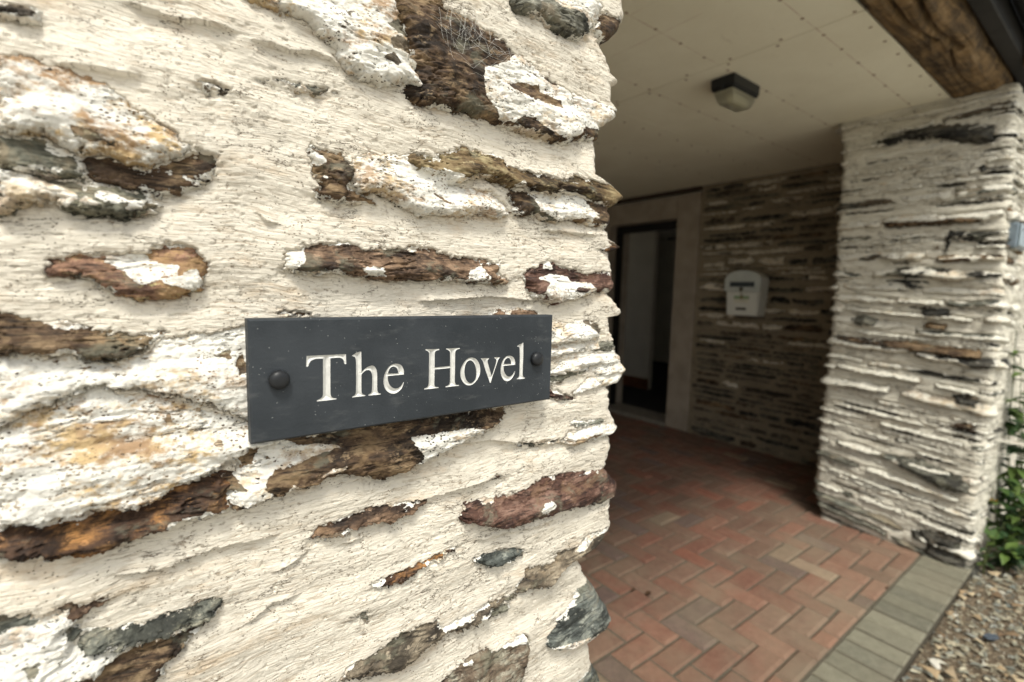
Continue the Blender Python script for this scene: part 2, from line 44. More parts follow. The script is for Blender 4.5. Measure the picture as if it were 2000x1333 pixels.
# ------------------------------------------------------------------ noise
_rng = np.random.RandomState(7)
_G = _rng.uniform(0, 2*np.pi, 4096); _GX, _GY = np.cos(_G), np.sin(_G)
def _h(ix, iy, s):
    n = (ix.astype(np.int64)*374761393 + iy.astype(np.int64)*668265263 + s*974711) & 0xffffffff
    n = ((n ^ (n >> 13))*1274126177) & 0xffffffff
    return ((n ^ (n >> 16)) & 4095).astype(np.int64)
def perlin(x, y, s=0):
    x = np.asarray(x, float); y = np.asarray(y, float)
    ix, iy = np.floor(x), np.floor(y); fx, fy = x-ix, y-iy
    ux, uy = fx*fx*fx*(fx*(fx*6-15)+10), fy*fy*fy*(fy*(fy*6-15)+10)
    def g(dx, dy):
        k = _h(ix+dx, iy+dy, s); return _GX[k]*(fx-dx)+_GY[k]*(fy-dy)
    a = g(0, 0); b = g(1, 0); c = g(0, 1); d = g(1, 1)
    a = a+ux*(b-a); c = c+ux*(d-c)
    return (a+uy*(c-a))*1.4
def fbm(x, y, o=4, s=0, gain=.5):
    t = 0; a = 1.; f = 1.
    for i in range(o):
        t = t+a*perlin(x*f+i*17.3, y*f-i*9.1, s+i*31); a *= gain; f *= 2.03
    return t
def sstep(a, b, x): t = np.clip((x-a)/(b-a), 0, 1); return t*t*(3-2*t)
def sdf(px, pz, poly):
    """signed distance to a polygon, positive inside"""
    P = np.asarray(poly, float); Q = np.roll(P, -1, 0)
    best = np.full(px.shape, 1e9); ins = np.zeros(px.shape, bool)
    for (ax, az), (bx, bz) in zip(P, Q):
        ex, ez = bx-ax, bz-az; L = ex*ex+ez*ez
        if L < 1e-14: continue
        t = np.clip(((px-ax)*ex+(pz-az)*ez)/L, 0, 1)
        best = np.minimum(best, (px-ax-t*ex)**2+(pz-az-t*ez)**2)
        if az != bz:
            c = (az > pz) != (bz > pz)
            ins ^= c & (px < ax+(pz-az)*ex/ez)
    d = np.sqrt(best); return np.where(ins, d, -d)
# ------------------------------------------------------------------ objects
def tag(o, label=None, cat=None, group=None, kind=None):
    if label: o['label'] = label
    if cat: o['category'] = cat
    if group: o['group'] = group
    if kind: o['kind'] = kind
    return o
def link(name, me, mat=None, parent=None):
    o = bpy.data.objects.new(name, me); COL.objects.link(o)
    if mat and me is not None and not me.materials: me.materials.append(mat)
    if parent:
        o.parent = parent; o.matrix_parent_inverse = parent.matrix_world.inverted()
    return o
def thing(name, label, cat, loc=(0, 0, 0), group=None):
    o = bpy.data.objects.new(name, None); COL.objects.link(o); o.location = loc
    o.matrix_world = Matrix.Translation(loc); o.empty_display_size = .1
    return tag(o, label, cat, group)
def mesh_np(name, V, F, smooth=True, attrs=None):
    me = bpy.data.meshes.new(name); k = F.shape[1]
    me.vertices.add(len(V)); me.vertices.foreach_set('co', np.ascontiguousarray(V, np.float32).ravel())
    me.loops.add(F.size); me.loops.foreach_set('vertex_index', np.ascontiguousarray(F, np.int32).ravel())
    me.polygons.add(len(F)); me.polygons.foreach_set('loop_start', np.arange(0, F.size, k, dtype=np.int32))
    me.update(calc_edges=True)
    me.polygons.foreach_set('use_smooth', np.full(len(F), smooth))
    for n, a in (attrs or {}).items():
        at = me.attributes.new(n, 'FLOAT', 'POINT'); at.data.foreach_set('value', np.ascontiguousarray(a, np.float32).ravel())
    me.update(); return me
def grid_mesh(name, P, keep=None, attrs=None):
    """P: rows x cols x 3; keep: mask of cells"""
    R, C = P.shape[:2]; idx = np.arange(R*C).reshape(R, C)
    F = np.stack([idx[:-1, :-1], idx[:-1, 1:], idx[1:, 1:], idx[1:, :-1]], -1)
    F = F[keep] if keep is not None else F.reshape(-1, 4)
    F = F.reshape(-1, 4)
    used = np.zeros(R*C, bool); used[F] = True
    mp = np.cumsum(used)-1
    return mesh_np(name, P.reshape(-1, 3)[used], mp[F], True, {k: a.ravel()[used] for k, a in (attrs or {}).items()})
def bm_obj(name, bm, mat, parent=None, smooth=False):
    me = bpy.data.meshes.new(name); bmesh.ops.recalc_face_normals(bm, faces=bm.faces); bm.to_mesh(me); bm.free()
    if smooth:
        me.polygons.foreach_set('use_smooth', [True]*len(me.polygons))
    return link(name, me, mat, parent)
def add_box(bm, x0, x1, y0, y1, z0, z1, bev=0, seg=1):
    r = bmesh.ops.create_cube(bm, size=1)
    bmesh.ops.transform(bm, matrix=Matrix.Translation(((x0+x1)/2, (y0+y1)/2, (z0+z1)/2)) @ Matrix.Diagonal((abs(x1-x0), abs(y1-y0), abs(z1-z0), 1)), verts=r['verts'])
    if bev: bmesh.ops.bevel(bm, geom=list({e for v in r['verts'] for e in v.link_edges}), offset=bev, segments=seg, affect='EDGES', profile=.5)
def box(name, x0, x1, y0, y1, z0, z1, mat, parent=None, bev=0, seg=1):
    bm = bmesh.new(); add_box(bm, x0, x1, y0, y1, z0, z1, bev, seg); return bm_obj(name, bm, mat, parent)
def tube(bm, pts, r0, r1=None, n=6):
    r1 = r0 if r1 is None else r1; rings = []
    pts = [Vector(p) for p in pts]
    for i, p in enumerate(pts):
        d = (pts[min(i+1, len(pts)-1)]-pts[max(i-1, 0)]).normalized(); a = d.orthogonal().normalized(); b = d.cross(a)
        r = r0+(r1-r0)*i/max(1, len(pts)-1)
        rings.append([bm.verts.new(p+(a*math.cos(t)+b*math.sin(t))*r) for t in [2*math.pi*k/n for k in range(n)]])
    for A, B in zip(rings, rings[1:]):
        for k in range(n): bm.faces.new((A[k], A[(k+1) % n], B[(k+1) % n], B[k]))
    bm.faces.new(rings[0][::-1]); bm.faces.new(rings[-1])
def lathe(bm, prof, n, M, ang0=0.):
    """prof: (radius, height) pairs turned about local z, closed at both ends"""
    rings = [[bm.verts.new(M @ Vector((r*math.cos(ang0+2*math.pi*k/n), r*math.sin(ang0+2*math.pi*k/n), h))) for k in range(n)] for r, h in prof]
    for A, B in zip(rings, rings[1:]):
        for k in range(n): bm.faces.new((A[k], A[(k+1) % n], B[(k+1) % n], B[k]))
    bm.faces.new(rings[0][::-1]); bm.faces.new(rings[-1])
def prism(bm, pts, d):
    """pts: 3-D outline, extruded by vector d"""
    A = [bm.verts.new(p) for p in pts]; B = [bm.verts.new(Vector(p)+Vector(d)) for p in pts]; n = len(A)
    bm.faces.new(A[::-1]); bm.faces.new(B)
    for k in range(n): bm.faces.new((A[k], A[(k+1) % n], B[(k+1) % n], B[k]))
# ------------------------------------------------------------------ materials
class NB:
    def __init__(s, name):
        s.m = bpy.data.materials.new(name); s.m.use_nodes = True; s.t = s.m.node_tree
        s.b = s.t.nodes['Principled BSDF']; s.b.inputs['Roughness'].default_value = .8; s.b.inputs['Specular IOR Level'].default_value = .25
        s.co = s.t.nodes.new('ShaderNodeTexCoord').outputs['Object']
    def put(s, sock, v):
        if isinstance(v, bpy.types.NodeSocket): s.t.links.new(v, sock)
        elif isinstance(v, tuple) and len(v) == 3 and sock.type == 'RGBA': sock.default_value = v+(1,)
        else: sock.default_value = v
    def n(s, ty, **k):
        nd = s.t.nodes.new(ty)
        for a, v in k.items(): setattr(nd, a, v)
        return nd
    def map(s, sc, rot=(0, 0, 0), vec=None, loc=(0, 0, 0)):
        nd = s.n('ShaderNodeMapping'); s.put(nd.inputs[0], vec or s.co)
        nd.inputs['Scale'].default_value = sc; nd.inputs['Rotation'].default_value = rot; nd.inputs['Location'].default_value = loc
        return nd.outputs[0]
    def noise(s, scale, vec=None, det=4, rough=.55, dist=0):
        nd = s.n('ShaderNodeTexNoise'); s.put(nd.inputs['Vector'], vec or s.co)
        nd.inputs['Scale'].default_value = scale; nd.inputs['Detail'].default_value = det
        nd.inputs['Roughness'].default_value = rough; nd.inputs['Distortion'].default_value = dist
        return nd.outputs['Fac']
    def voro(s, scale, vec=None, out='Distance', rnd=1.):
        nd = s.n('ShaderNodeTexVoronoi'); s.put(nd.inputs['Vector'], vec or s.co); nd.inputs['Scale'].default_value = scale
        nd.inputs['Randomness'].default_value = rnd
        return nd.outputs[out]
    def math(s, op, a, b=0., c=0.):
        nd = s.n('ShaderNodeMath', operation=op)
        for i, v in enumerate((a, b, c)): s.put(nd.inputs[i], v)
        return nd.outputs[0]
    def rng(s, v, a, b, c=0., d=1., smooth=True):
        nd = s.n('ShaderNodeMapRange', interpolation_type='SMOOTHSTEP' if smooth else 'LINEAR')
        for i, x in enumerate((v, a, b, c, d)): s.put(nd.inputs[i], x)
        return nd.outputs[0]
    def mix(s, f, a, b, mode='MIX'):
        nd = s.n('ShaderNodeMix', data_type='RGBA', blend_type=mode)
        s.put(nd.inputs[0], f); s.put(nd.inputs[6], a); s.put(nd.inputs[7], b)
        return nd.outputs[2]
    def ramp(s, v, cols):
        nd = s.n('ShaderNodeValToRGB'); s.put(nd.inputs[0], v); e = nd.color_ramp.elements
        while len(e) < len(cols): e.new(.5)
        for q, (p, c) in zip(e, cols): q.position = p; q.color = tuple(c)+(1,)
        return nd.outputs[0]
    def attr(s, name): return s.n('ShaderNodeAttribute', attribute_name=name).outputs['Fac']
    def bump(s, h, dist, strength=1., nrm=None):
        nd = s.n('ShaderNodeBump'); s.put(nd.inputs['Height'], h); nd.inputs['Distance'].default_value = dist; nd.inputs['Strength'].default_value = strength
        if nrm: s.put(nd.inputs['Normal'], nrm)
        return nd.outputs[0]
    def done(s, col, nrm=None, rough=None):
        s.put(s.b.inputs['Base Color'], col)
        if nrm: s.put(s.b.inputs['Normal'], nrm)
        if rough is not None: s.put(s.b.inputs['Roughness'], rough)
        return s.m
def plain(name, col, rough=.6, var=.12, scale=40., bump=0., metal=0.):
    b = NB(name); n = b.noise(scale, det=5)
    c = b.mix(b.rng(n, .3, .7), tuple(v*(1-var) for v in col), tuple(min(1, v*(1+var)) for v in col))
    b.b.inputs['Metallic'].default_value = metal
    return b.done(c, b.bump(b.noise(scale*8), bump) if bump else None, rough)
PAL = {
 'brown': ((.035, .022, .014), (.115, .070, .040), (.25, .175, .10)),
 'brown2': ((.06, .035, .024), (.17, .105, .065), (.30, .20, .13)),
 'rust': ((.040, .022, .014), (.105, .056, .032), (.34, .17, .06)),
 'purple': ((.055, .026, .020), (.125, .062, .043), (.23, .14, .105)),
 'grey': ((.065, .062, .048), (.15, .145, .115), (.27, .26, .21)),
 'greybrown': ((.07, .055, .040), (.17, .135, .095), (.30, .25, .18)),
 'green': ((.075, .078, .058), (.19, .185, .14), (.33, .31, .23)),
 'greygreen': ((.085, .09, .075), (.20, .205, .17), (.32, .30, .23)),
 'bluegrey': ((.06, .068, .062), (.16, .175, .158), (.29, .295, .25)),
 'pink': ((.17, .09, .06), (.40, .23, .15), (.55, .36, .17)),
 'ochregrey': ((.10, .07, .045), (.30, .20, .11), (.45, .36, .25)),
 'olive': ((.055, .032, .016), (.19, .125, .058), (.33, .275, .155)),
 'rustgrey': ((.08, .05, .032), (.20, .15, .105), (.30, .28, .22)),
 'dark': ((.022, .021, .018), (.06, .056, .046), (.13, .12, .095)),
}
PAINT = (.785, .76, .695); CREAM = (.70, .645, .55)
PAL = {k_: tuple(tuple(x_*f_ for x_ in c_) for c_, f_ in zip(v_, (.58, .78, 1.02))) for k_, v_ in PAL.items()}
_sm = {}
def stone_mat(pal, stain=0., paint=PAINT, fine=1., pits=1.):
    key = (pal, round(stain, 2), paint, fine, pits)
    if key in _sm: return _sm[key]
    b = NB('slate_'+pal); a, m, c = PAL[pal]
    co = b.map((1, 1, 1), loc=(b_off(pal), 0, 0))
    band = b.noise(1, b.map((26*fine, 26*fine, 70*fine), vec=co), 9, .7, .5)
    blot = b.noise(28*fine, co, 6, .62, .4)
    col = b.ramp(b.math('ADD', b.math('MULTIPLY', band, .62), b.math('MULTIPLY', blot, .38)), [(.405, a), (.50, m), (.585, c)])
    line = b.noise(1, b.map((45*fine, 45*fine, 620*fine), vec=co), 3, .6)
    col = b.mix(b.rng(line, .36, .47, .8, 0.), col, tuple(v*.35 for v in a))
    acc = b.noise(1, b.map((13*fine, 13*fine, 24*fine), vec=co, loc=(3.1, 1.7, 0)), 7, .68, .6)
    col = b.mix(b.rng(acc, .54, .64, 0., .7), col, tuple(.45*p_+.55*q_ for p_, q_ in zip(c, (.165, .098, .042))))
    col = b.mix(b.rng(acc, .485, .41, 0., .85), col, tuple(v*.55 for v in a))
    acc2 = b.noise(1, b.map((19*fine, 19*fine, 34*fine), vec=co, loc=(7.1, 2.7, 5.)), 7, .7, .4)
    col = b.mix(b.rng(acc2, .54, .63, 0., .6), col, (.155, .15, .108))
    pale = b.rng(b.noise(1, b.map((80*fine, 80*fine, 150*fine), vec=co), 6, .72), .57, .66)
    col = b.mix(b.math('MULTIPLY', pale, .55), col, tuple(min(.6, v*1.45+.02) for v in c))
    # limewash left on the stone
    edge = b.math('ADD', b.math('MULTIPLY', b.math('SUBTRACT', b.noise(110*fine, co, 7, .70), .5), 9.), b.math('MULTIPLY', b.math('SUBTRACT', b.noise(1, b.map((60*fine, 60*fine, 260*fine), vec=co), 4, .6), .5), 5.))
    pd = b.math('ADD', b.math('MULTIPLY', b.attr('pd'), 1.25), edge)
    mask = b.rng(pd, -.12, .12)
    gate = b.rng(b.noise(38*fine, co, 5, .66), .49, .56); h2_ = b.noise(600*fine, co, 3)
    pv = b.voro(250*fine, b.map((1, 1, 1.7), vec=co))
    pit = b.math('MULTIPLY', b.math('LESS_THAN', b.math('ADD', pv, b.math('MULTIPLY', h2_, .5)), .27*pits+.25), gate)
    pit2 = b.rng(b.noise(1, b.map((130*fine, 130*fine, 300*fine), vec=co), 6, .72), .610, .625)
    mask = b.math('MULTIPLY', mask, b.math('SUBTRACT', 1., b.math('MAXIMUM', pit, pit2)))
    sn = b.math('ADD', b.math('MULTIPLY', b.noise(1, b.map((17*fine, 17*fine, 34*fine), vec=co), 6, .66), .62), b.math('MULTIPLY', b.noise(1, b.map((120*fine, 120*fine, 190*fine), vec=co), 5, .7), .38)); st = b.rng(sn, .535-.125*stain, .63-.10*stain, 0., min(.95, .30+stain))
    pc = b.mix(b.rng(b.noise(18*fine, co, 4), .3, .7), tuple(v*.93 for v in paint), paint)
    pc = b.mix(st if stain > .02 else 0., pc, b.mix(b.rng(blot, .42, .58), (.30, .17, .07), (.52, .36, .165)))
    col = b.mix(mask, col, pc)
    h1 = b.noise(1, b.map((75*fine, 75*fine, 210*fine), vec=co), 9, .72)
    h2 = b.noise(420*fine, co, 4, .6)
    hh = b.math('ADD', b.math('ADD', b.math('MULTIPLY', h1, 1.), b.math('MULTIPLY', h2, .25)), b.math('MULTIPLY', mask, .55))
    m_ = b.done(col, b.bump(hh, .0019/fine, 1.), b.rng(blot, .3, .7, .55, .9))
    b.b.inputs['Specular IOR Level'].default_value = .3
    _sm[key] = m_; return m_
def b_off(pal): return (sum(map(ord, pal)) % 17)*.37
def mortar_mat(name, col, fine=1., dirt_shade=(.30, .22, .14), speck=1., ridge=1.):
    b = NB(name); co = b.co
    big = b.noise(9*fine, co, 5, .6)
    c = b.mix(b.rng(big, .3, .72), tuple(v*.90 for v in col), tuple(min(.87, v*1.05) for v in col))
    wv = b.n('ShaderNodeVectorMath', operation='ADD')
    b.put(wv.inputs[0], co); nn = b.n('ShaderNodeTexNoise'); nn.inputs['Scale'].default_value = 14*fine; b.put(nn.inputs['Vector'], co)
    sub = b.n('ShaderNodeVectorMath', operation='MULTIPLY_ADD'); b.put(sub.inputs[0], nn.outputs['Color']); sub.inputs[1].default_value = (.02/fine,)*3; sub.inputs[2].default_value = (-.01/fine,)*3
    b.put(wv.inputs[1], sub.outputs[0]); wc = wv.outputs[0]
    rid = b.noise(1, b.map((55*fine, 55*fine, 640*fine), vec=wc), 5, .62, .25)
    fine_ = b.noise(700*fine, co, 3, .6)
    zone = b.rng(b.noise(20*fine, co, 3), .34, .62)
    groove_shade = b.math('MULTIPLY', b.rng(rid, .465, .385), b.math('MULTIPLY_ADD', zone, .50, .12))  # brush grooves darkened in colour: dirt, plus shading the bump lacks
    c = b.mix(b.math('MULTIPLY', groove_shade, .80*ridge), c, tuple(v*1.0 for v in dirt_shade))
    # grime: rain-borne soil in blotches
    gr = b.rng(b.noise(1, b.map((12*fine, 12*fine, 38*fine), vec=wc), 9, .74), .52, .70)
    c = b.mix(b.math('MULTIPLY', gr, .55), c, tuple(v*1.75 for v in dirt_shade))
    vx = b.voro(300*fine, b.map((1, 1, 1.6), vec=wc)); cg = b.rng(b.noise(60*fine, co, 4, .65), .48, .58)
    sp = b.math('MULTIPLY', b.math('LESS_THAN', vx, .21*speck), cg)
    c = b.mix(b.math('MULTIPLY', sp, .85), c, tuple(v*.45 for v in dirt_shade))
    hh = b.math('ADD', b.math('MULTIPLY', rid, ridge), b.math('MULTIPLY', fine_, .25))
    grit = b.rng(b.noise(1, b.map((190*fine, 190*fine, 330*fine), vec=wc), 5, .72), .585, .60); grit = b.math('MULTIPLY', grit, b.rng(b.noise(26*fine, co, 4), .46, .60))
    c = b.mix(b.math('MULTIPLY', grit, .65), c, tuple(v*.75 for v in dirt_shade))
    hair = b.math('ABSOLUTE', b.math('SUBTRACT', b.noise(1, b.map((20*fine, 20*fine, 85*fine), vec=wc, loc=(4, 2, 1)), 6, .6), .5)); hair = b.math('MULTIPLY', b.rng(hair, .008, .003), b.rng(b.noise(15*fine, co, 3), .52, .58))
    c = b.mix(b.math('MULTIPLY', hair, .8), c, tuple(v*.4 for v in dirt_shade))
    hh = b.math('SUBTRACT', hh, b.math('MULTIPLY', b.math('ADD', b.math('ADD', sp, grit), hair), .3))
    return b.done(c, b.bump(hh, .0014/fine, 1.), .9)
# ------------------------------------------------------------------ walls as sheets over a plan path
class Path:
    def __init__(s, pts, fil, step=.002):
        P = []; pts = [np.array(p, float) for p in pts]
        for i, p in enumerate(pts):
            if i in fil:
                r = fil[i]; a = (pts[i-1]-p)/np.linalg.norm(pts[i-1]-p); b = (pts[i+1]-p)/np.linalg.norm(pts[i+1]-p)
                c = p+(a+b)*r
                for t in np.linspace(0, math.pi/2, 24): P.append(c-b*r*math.cos(t)-a*r*math.sin(t))
            else: P.append(p)
        P = np.array(P); L = np.r_[0, np.cumsum(np.linalg.norm(np.diff(P, axis=0), axis=1))]
        s.len = L[-1]; t = np.arange(0, s.len, step); s.t = t
        s.x = np.interp(t, L, P[:, 0]); s.y = np.interp(t, L, P[:, 1])
        dx, dy = np.gradient(s.x), np.gradient(s.y); q = np.hypot(dx, dy)
        s.nx, s.ny = dy/q, -dx/q
    def at(s, u): return [np.interp(u, s.t, a) for a in (s.x, s.y, s.nx, s.ny)]
def axis(a0, a1, d0, d1, pitch, far=.03, ratio=1.25):
    """spacing pitch(t) inside d0..d1, growing to far outside down to a0 and up to a1"""
    mid = [d0]
    while mid[-1] < d1: mid.append(mid[-1]+pitch((mid[-1]-d0)/(d1-d0)))
    def grow(p, e, st, sg):
        o = []
        while (p-e)*sg < 0:
            st = min(st*ratio, far); p += sg*st; o.append(p)
        return o
    return np.array(grow(d0, a0, pitch(0), -1)[::-1]+mid+grow(mid[-1], a1, pitch(1), 1))
def build_sheet(U, Z, F, Hm, stones, parent, mats, mort_mat, mmd=1., seed=0, hide=.010, rec=.007):
    """U, Z axes; Hm(UU, ZZ) mortar relief; stones: dicts with outline, prot, edge ... ; F maps (u, z, h) to space"""
    UU, ZZ = np.meshgrid(U, Z); H = Hm(UU, ZZ)
    big = np.full(UU.shape, -1.)     # how deep a cell lies inside any stone
    todo = []; lip = np.zeros(UU.shape)
    for k, sdict in enumerate(stones):
        P = np.array(sdict['out'], float); mg = .012*mmd
        c0, c1 = np.searchsorted(U, P[:, 0].min()-mg), np.searchsorted(U, P[:, 0].max()+mg)
        r0, r1 = np.searchsorted(Z, P[:, 1].min()-mg), np.searchsorted(Z, P[:, 1].max()+mg)
        c0 = max(c0-1, 0); r0 = max(r0-1, 0)
        if c1-c0 < 3 or r1-r0 < 3: continue
        sl = (slice(r0, r1+1), slice(c0, c1+1)); u, z = UU[sl], ZZ[sl]
        wn_ = sdict.get('warp', .0034)*mmd
        wx = wn_*fbm(u*90/mmd, z*150/mmd, 4, seed+k); wz = wn_*.8*fbm(u*90/mmd+40, z*150/mmd, 4, seed+k+900)
        d = sdf(u+wx, z+wz, P)+wn_*.55*fbm(u*240/mmd, z*460/mmd, 4, seed+k+50, .6)
        dl = .006*mmd; asy = np.clip((sdf(u, z+dl, P)-sdf(u, z-dl, P))/(2*dl), -1, 1)
        out = np.exp(-np.maximum(-d, 0)/(.006*mmd))*(d < .004*mmd)
        lip[sl] = np.where(np.abs(out*asy) > np.abs(lip[sl]), out*asy, lip[sl])
        big[sl] = np.maximum(big[sl], d); todo.append((k, sdict, sl, u, z, d, asy))
    H = H-np.where(lip > 0, .0052, .0002)*mmd*lip-rec*mmd*sstep(-.0005*mmd, .004*mmd, big)
    keep = ~((big[:-1, :-1] > hide) & (big[1:, :-1] > hide) & (big[:-1, 1:] > hide) & (big[1:, 1:] > hide))
    link('mortar', grid_mesh('mortar', F(UU, ZZ, H), keep), mort_mat, parent)
    for k, sdict, sl, u, z, d, asy in todo:
        e = sdict.get('edge', .0045)*mmd; pr = sdict['prot']; sa = sdict.get('strata', 1.)
        sk = random.Random(seed+k); tl = math.tan(math.radians(sk.uniform(-6, 6)))
        rise = (1-np.exp(-np.maximum(d, -.01)/(e*np.where(asy > 0, 1-.55*asy, 1-.8*asy))))*(1+.30*asy)
        lam = fbm(u*16/mmd, (z+tl*u+.004*fbm(u*30/mmd, z*30/mmd, 2, seed+k+330))*120/mmd, 4, seed+k+300, .55)
        ter = np.round(lam*3.2)/3.2
        lam = .45*lam+.55*ter
        h = -.0035*mmd+(pr+.0035*mmd)*rise+.15*pr*sa*lam*sstep(0, .006*mmd, d)+.12*pr*fbm(u*48/mmd, z*85/mmd, 4, seed+k+350, .55)*sstep(0, .006*mmd, d)+.0006*mmd*fbm(u*170/mmd, z*300/mmd, 4, seed+k+500, .6)
        cr = fbm(u*11/mmd, (z+tl*u)*75/mmd, 3, seed+k+800, .6); h -= .42*min(pr, .012*mmd)*sa*np.exp(-(cr/.045)**2)*sstep(-.1, .45, fbm(u*18/mmd, z*18/mmd, 2, seed+k+820))*sstep(0, .004*mmd, d)
        h += .22*pr*fbm(u*22/mmd, z*30/mmd, 2, seed+k+700)*sstep(0, .01*mmd, d)
        p = sdict['pd'](u, z, k)
        if sdict.get('smear', 0): p = np.maximum(p, np.clip(.5-d*560+2.9*sdict['smear']*fbm(u*32, z*60, 3, seed+k+77), -4.5, 2.2))
        h += .0007*mmd*sstep(-.6, .6, p+2.2*fbm(u*110/mmd, z*180/mmd, 4, seed+k+60))
        h *= sdict['fade'](u) if 'fade' in sdict else 1.
        hm = H[sl]; vis = (d > -.004*mmd) & (h > hm-.0025*mmd)
        kc = vis[:-1, :-1] | vis[1:, :-1] | vis[:-1, 1:] | vis[1:, 1:]
        if kc.sum() < 3: continue
        me = grid_mesh('stone', F(u, z, h), kc, {'pd': p}); link('stone', me, mats(sdict), parent)

# ================================================================== ground and paving
m_soil = NB('soil'); _n = m_soil.noise(60, det=8, rough=.7)
m_soil = m_soil.done(m_soil.ramp(_n, [(.3, (.05, .036, .024)), (.5, (.13, .098, .065)), (.7, (.26, .21, .145))]), m_soil.bump(_n, .012), .95)
def plane(name, x0, x1, y0, y1, z, mat, nx=1, ny=1, amp=0.):
    xs, ys = np.linspace(x0, x1, nx+1), np.linspace(y0, y1, ny+1); X, Y = np.meshgrid(xs, ys)
    P = np.stack([X, Y, z+amp*fbm(X*3, Y*3, 3, 5)], -1); return link(name, grid_mesh(name, P), mat)
m_bounce = plain('pale_bounce_ground', (.43, .41, .355), .9, .3, 6)  # unseen ground, made pale to bounce daylight up to the porch ceiling
tag(plane('ground', -120, 120, -120, 120, GZ-.16, m_bounce), kind='structure')
tag(plane('gravel_bed', -6, 9, -.45, .428, GZ-.035, m_soil, 150, 20, .008), kind='structure')
tag(plane('bounce_yard', -14, 16, -14, -.45, GZ-.036, m_bounce, 60, 30, .006), kind='structure')  # out of view; pale sheet added to throw light under the ceiling
floor = thing('paved_floor', 'red herringbone block paving with a grey border course', None, (1.8, 1.5, GZ)); del floor['label']
tag(floor, kind='structure')
m_sand = plain('joint_sand', (.11, .095, .07), .95, .35, 220, .002)
xs_ = box('sand_bed', .30, 4.35, .432, 4.45, GZ-.12, GZ-.0075, m_sand, floor); tag(xs_, kind='stuff')
def brick_mat(name, c1, c2, grime, dust=(.215, .175, .118)):
    b = NB(name); inf = b.n('ShaderNodeObjectInfo').outputs['Random']
    n1 = b.noise(34, det=7, rough=.66); n2 = b.noise(220, det=4, rough=.6)
    c = b.mix(b.rng(n1, .32, .68), c1, c2)
    c = b.mix(b.math('MULTIPLY', b.rng(n2, .45, .75), .4), c, tuple(v*1.5 for v in c2))
    wc = b.co; gz = b.rng(b.noise(5, wc, 6, .65), .42, .66)
    c = b.mix(b.math('MULTIPLY', gz, grime), c, (.135, .105, .075))
    sy_ = b.n('ShaderNodeSeparateXYZ'); b.put(sy_.inputs[0], wc)
    du = b.rng(b.math('ADD', sy_.outputs[1], b.math('MULTIPLY', b.math('SUBTRACT', b.noise(3.5, wc, 6, .65), .5), 2.4)), 1.55, .55)
    c = b.mix(b.math('MULTIPLY', du, .34), c, dust)
    sp = b.math('MULTIPLY', b.math('LESS_THAN', b.voro(150), .12), b.rng(b.noise(11), .5, .62))
    c = b.mix(b.math('MULTIPLY', sp, .6), c, (.36, .33, .27))
    br = b.math('MULTIPLY_ADD', inf, .28, .98)
    c = b.mix(1., c, b.n('ShaderNodeCombineColor').outputs[0], 'MIX') if False else c
    mul = b.n('ShaderNodeVectorMath', operation='SCALE'); b.put(mul.inputs[0], c); b.put(mul.inputs['Scale'], br)
    return b.done(mul.outputs[0], b.bump(b.math('ADD', n2, b.math('MULTIPLY', n1, .6)), .0025), .82)
BM = [brick_mat('brick_red', (.122, .055, .038), (.168, .082, .057), .45), brick_mat('brick_brown', (.098, .056, .040), (.142, .083, .059), .5),
      brick_mat('brick_plum', (.080, .056, .048), (.12, .08, .066), .5), brick_mat('brick_buff', (.150, .108, .074), (.20, .145, .10), .5),
      brick_mat('brick_bright', (.140, .056, .037), (.185, .080, .053), .35)]
GM = [brick_mat('paver_grey', (.115, .108, .080), (.165, .155, .115), .25, (.165, .155, .11)), brick_mat('paver_dark', (.092, .088, .066), (.145, .137, .104), .3, (.145, .138, .10))]
def brick_bm(bm, x0, x1, y0, y1, top=0., tilt=(0, 0), ch=.0105, hb=.05):
    g = .0022; x0 += g; x1 -= g; y0 += g; y1 -= g; cx, cy = (x0+x1)/2, (y0+y1)/2
    def zz(x, y): return GZ+top+tilt[0]*(x-cx)+tilt[1]*(y-cy)
    R = []
    for (i, dz) in ((0, -hb), (0, -ch*.85), (ch, 0)):
        R.append([bm.verts.new((x, y, zz(x, y)+dz)) for x, y in ((x0+i, y0+i), (x1-i, y0+i), (x1-i, y1-i), (x0+i, y1-i))])
    for A, B in zip(R, R[1:]):
        for k in range(4): bm.faces.new((A[k], A[(k+1) % 4], B[(k+1) % 4], B[k]))
    bm.faces.new(R[-1])
rb = random.Random(11); PW = .1012; BX, BY = 1.535, .803; bricks = []
XL, XR, YB, YT = .40, 4.25, .628, 4.42
for k in range(-60, 60):
    for m in range(-40, 40):
        for (ox, oy, lx, ly) in ((0, 0, 2, 1), (2, 0, 1, 2)):
            x0 = BX+(k+2*m+ox)*PW; y0 = BY+(2*m-k+oy)*PW; x1 = x0+lx*PW; y1 = y0+ly*PW
            a, b, c, d = max(x0, XL), min(x1, XR), max(y0, YB), min(y1, YT)
            if b-a > .02 and d-c > .02: bricks.append((a, b, c, d))
def seen(q):   # the part of the floor that the porch opening shows, nearest first
    x, y = (q[0]+q[1])/2, (q[2]+q[3])/2
    return (x > .475+(y-.43)*1.0) and not (x > 3.2 and y < 1.2)
bricks.sort(key=lambda q: (not seen(q), math.hypot((q[0]+q[1])/2, (q[2]+q[3])/2)))
restb = bmesh.new(); mi = []
for i, (a, b, c, d) in enumerate(bricks):
    mt = rb.choices(range(5), (44, 40, 9, 3, 4))[0]; tp = rb.uniform(-.0022, .0022); tl = (rb.gauss(0, .006), rb.gauss(0, .006))
    if i < 270:
        bm = bmesh.new(); brick_bm(bm, a, b, c, d, tp, tl); bm_obj('paver', bm, BM[mt], floor)
    else:
        n0 = len(restb.faces); brick_bm(restb, a, b, c, d, tp, tl); restb.faces.ensure_lookup_table()
        for f in restb.faces[n0:] if False else list(restb.faces)[n0:]: f.material_index = mt
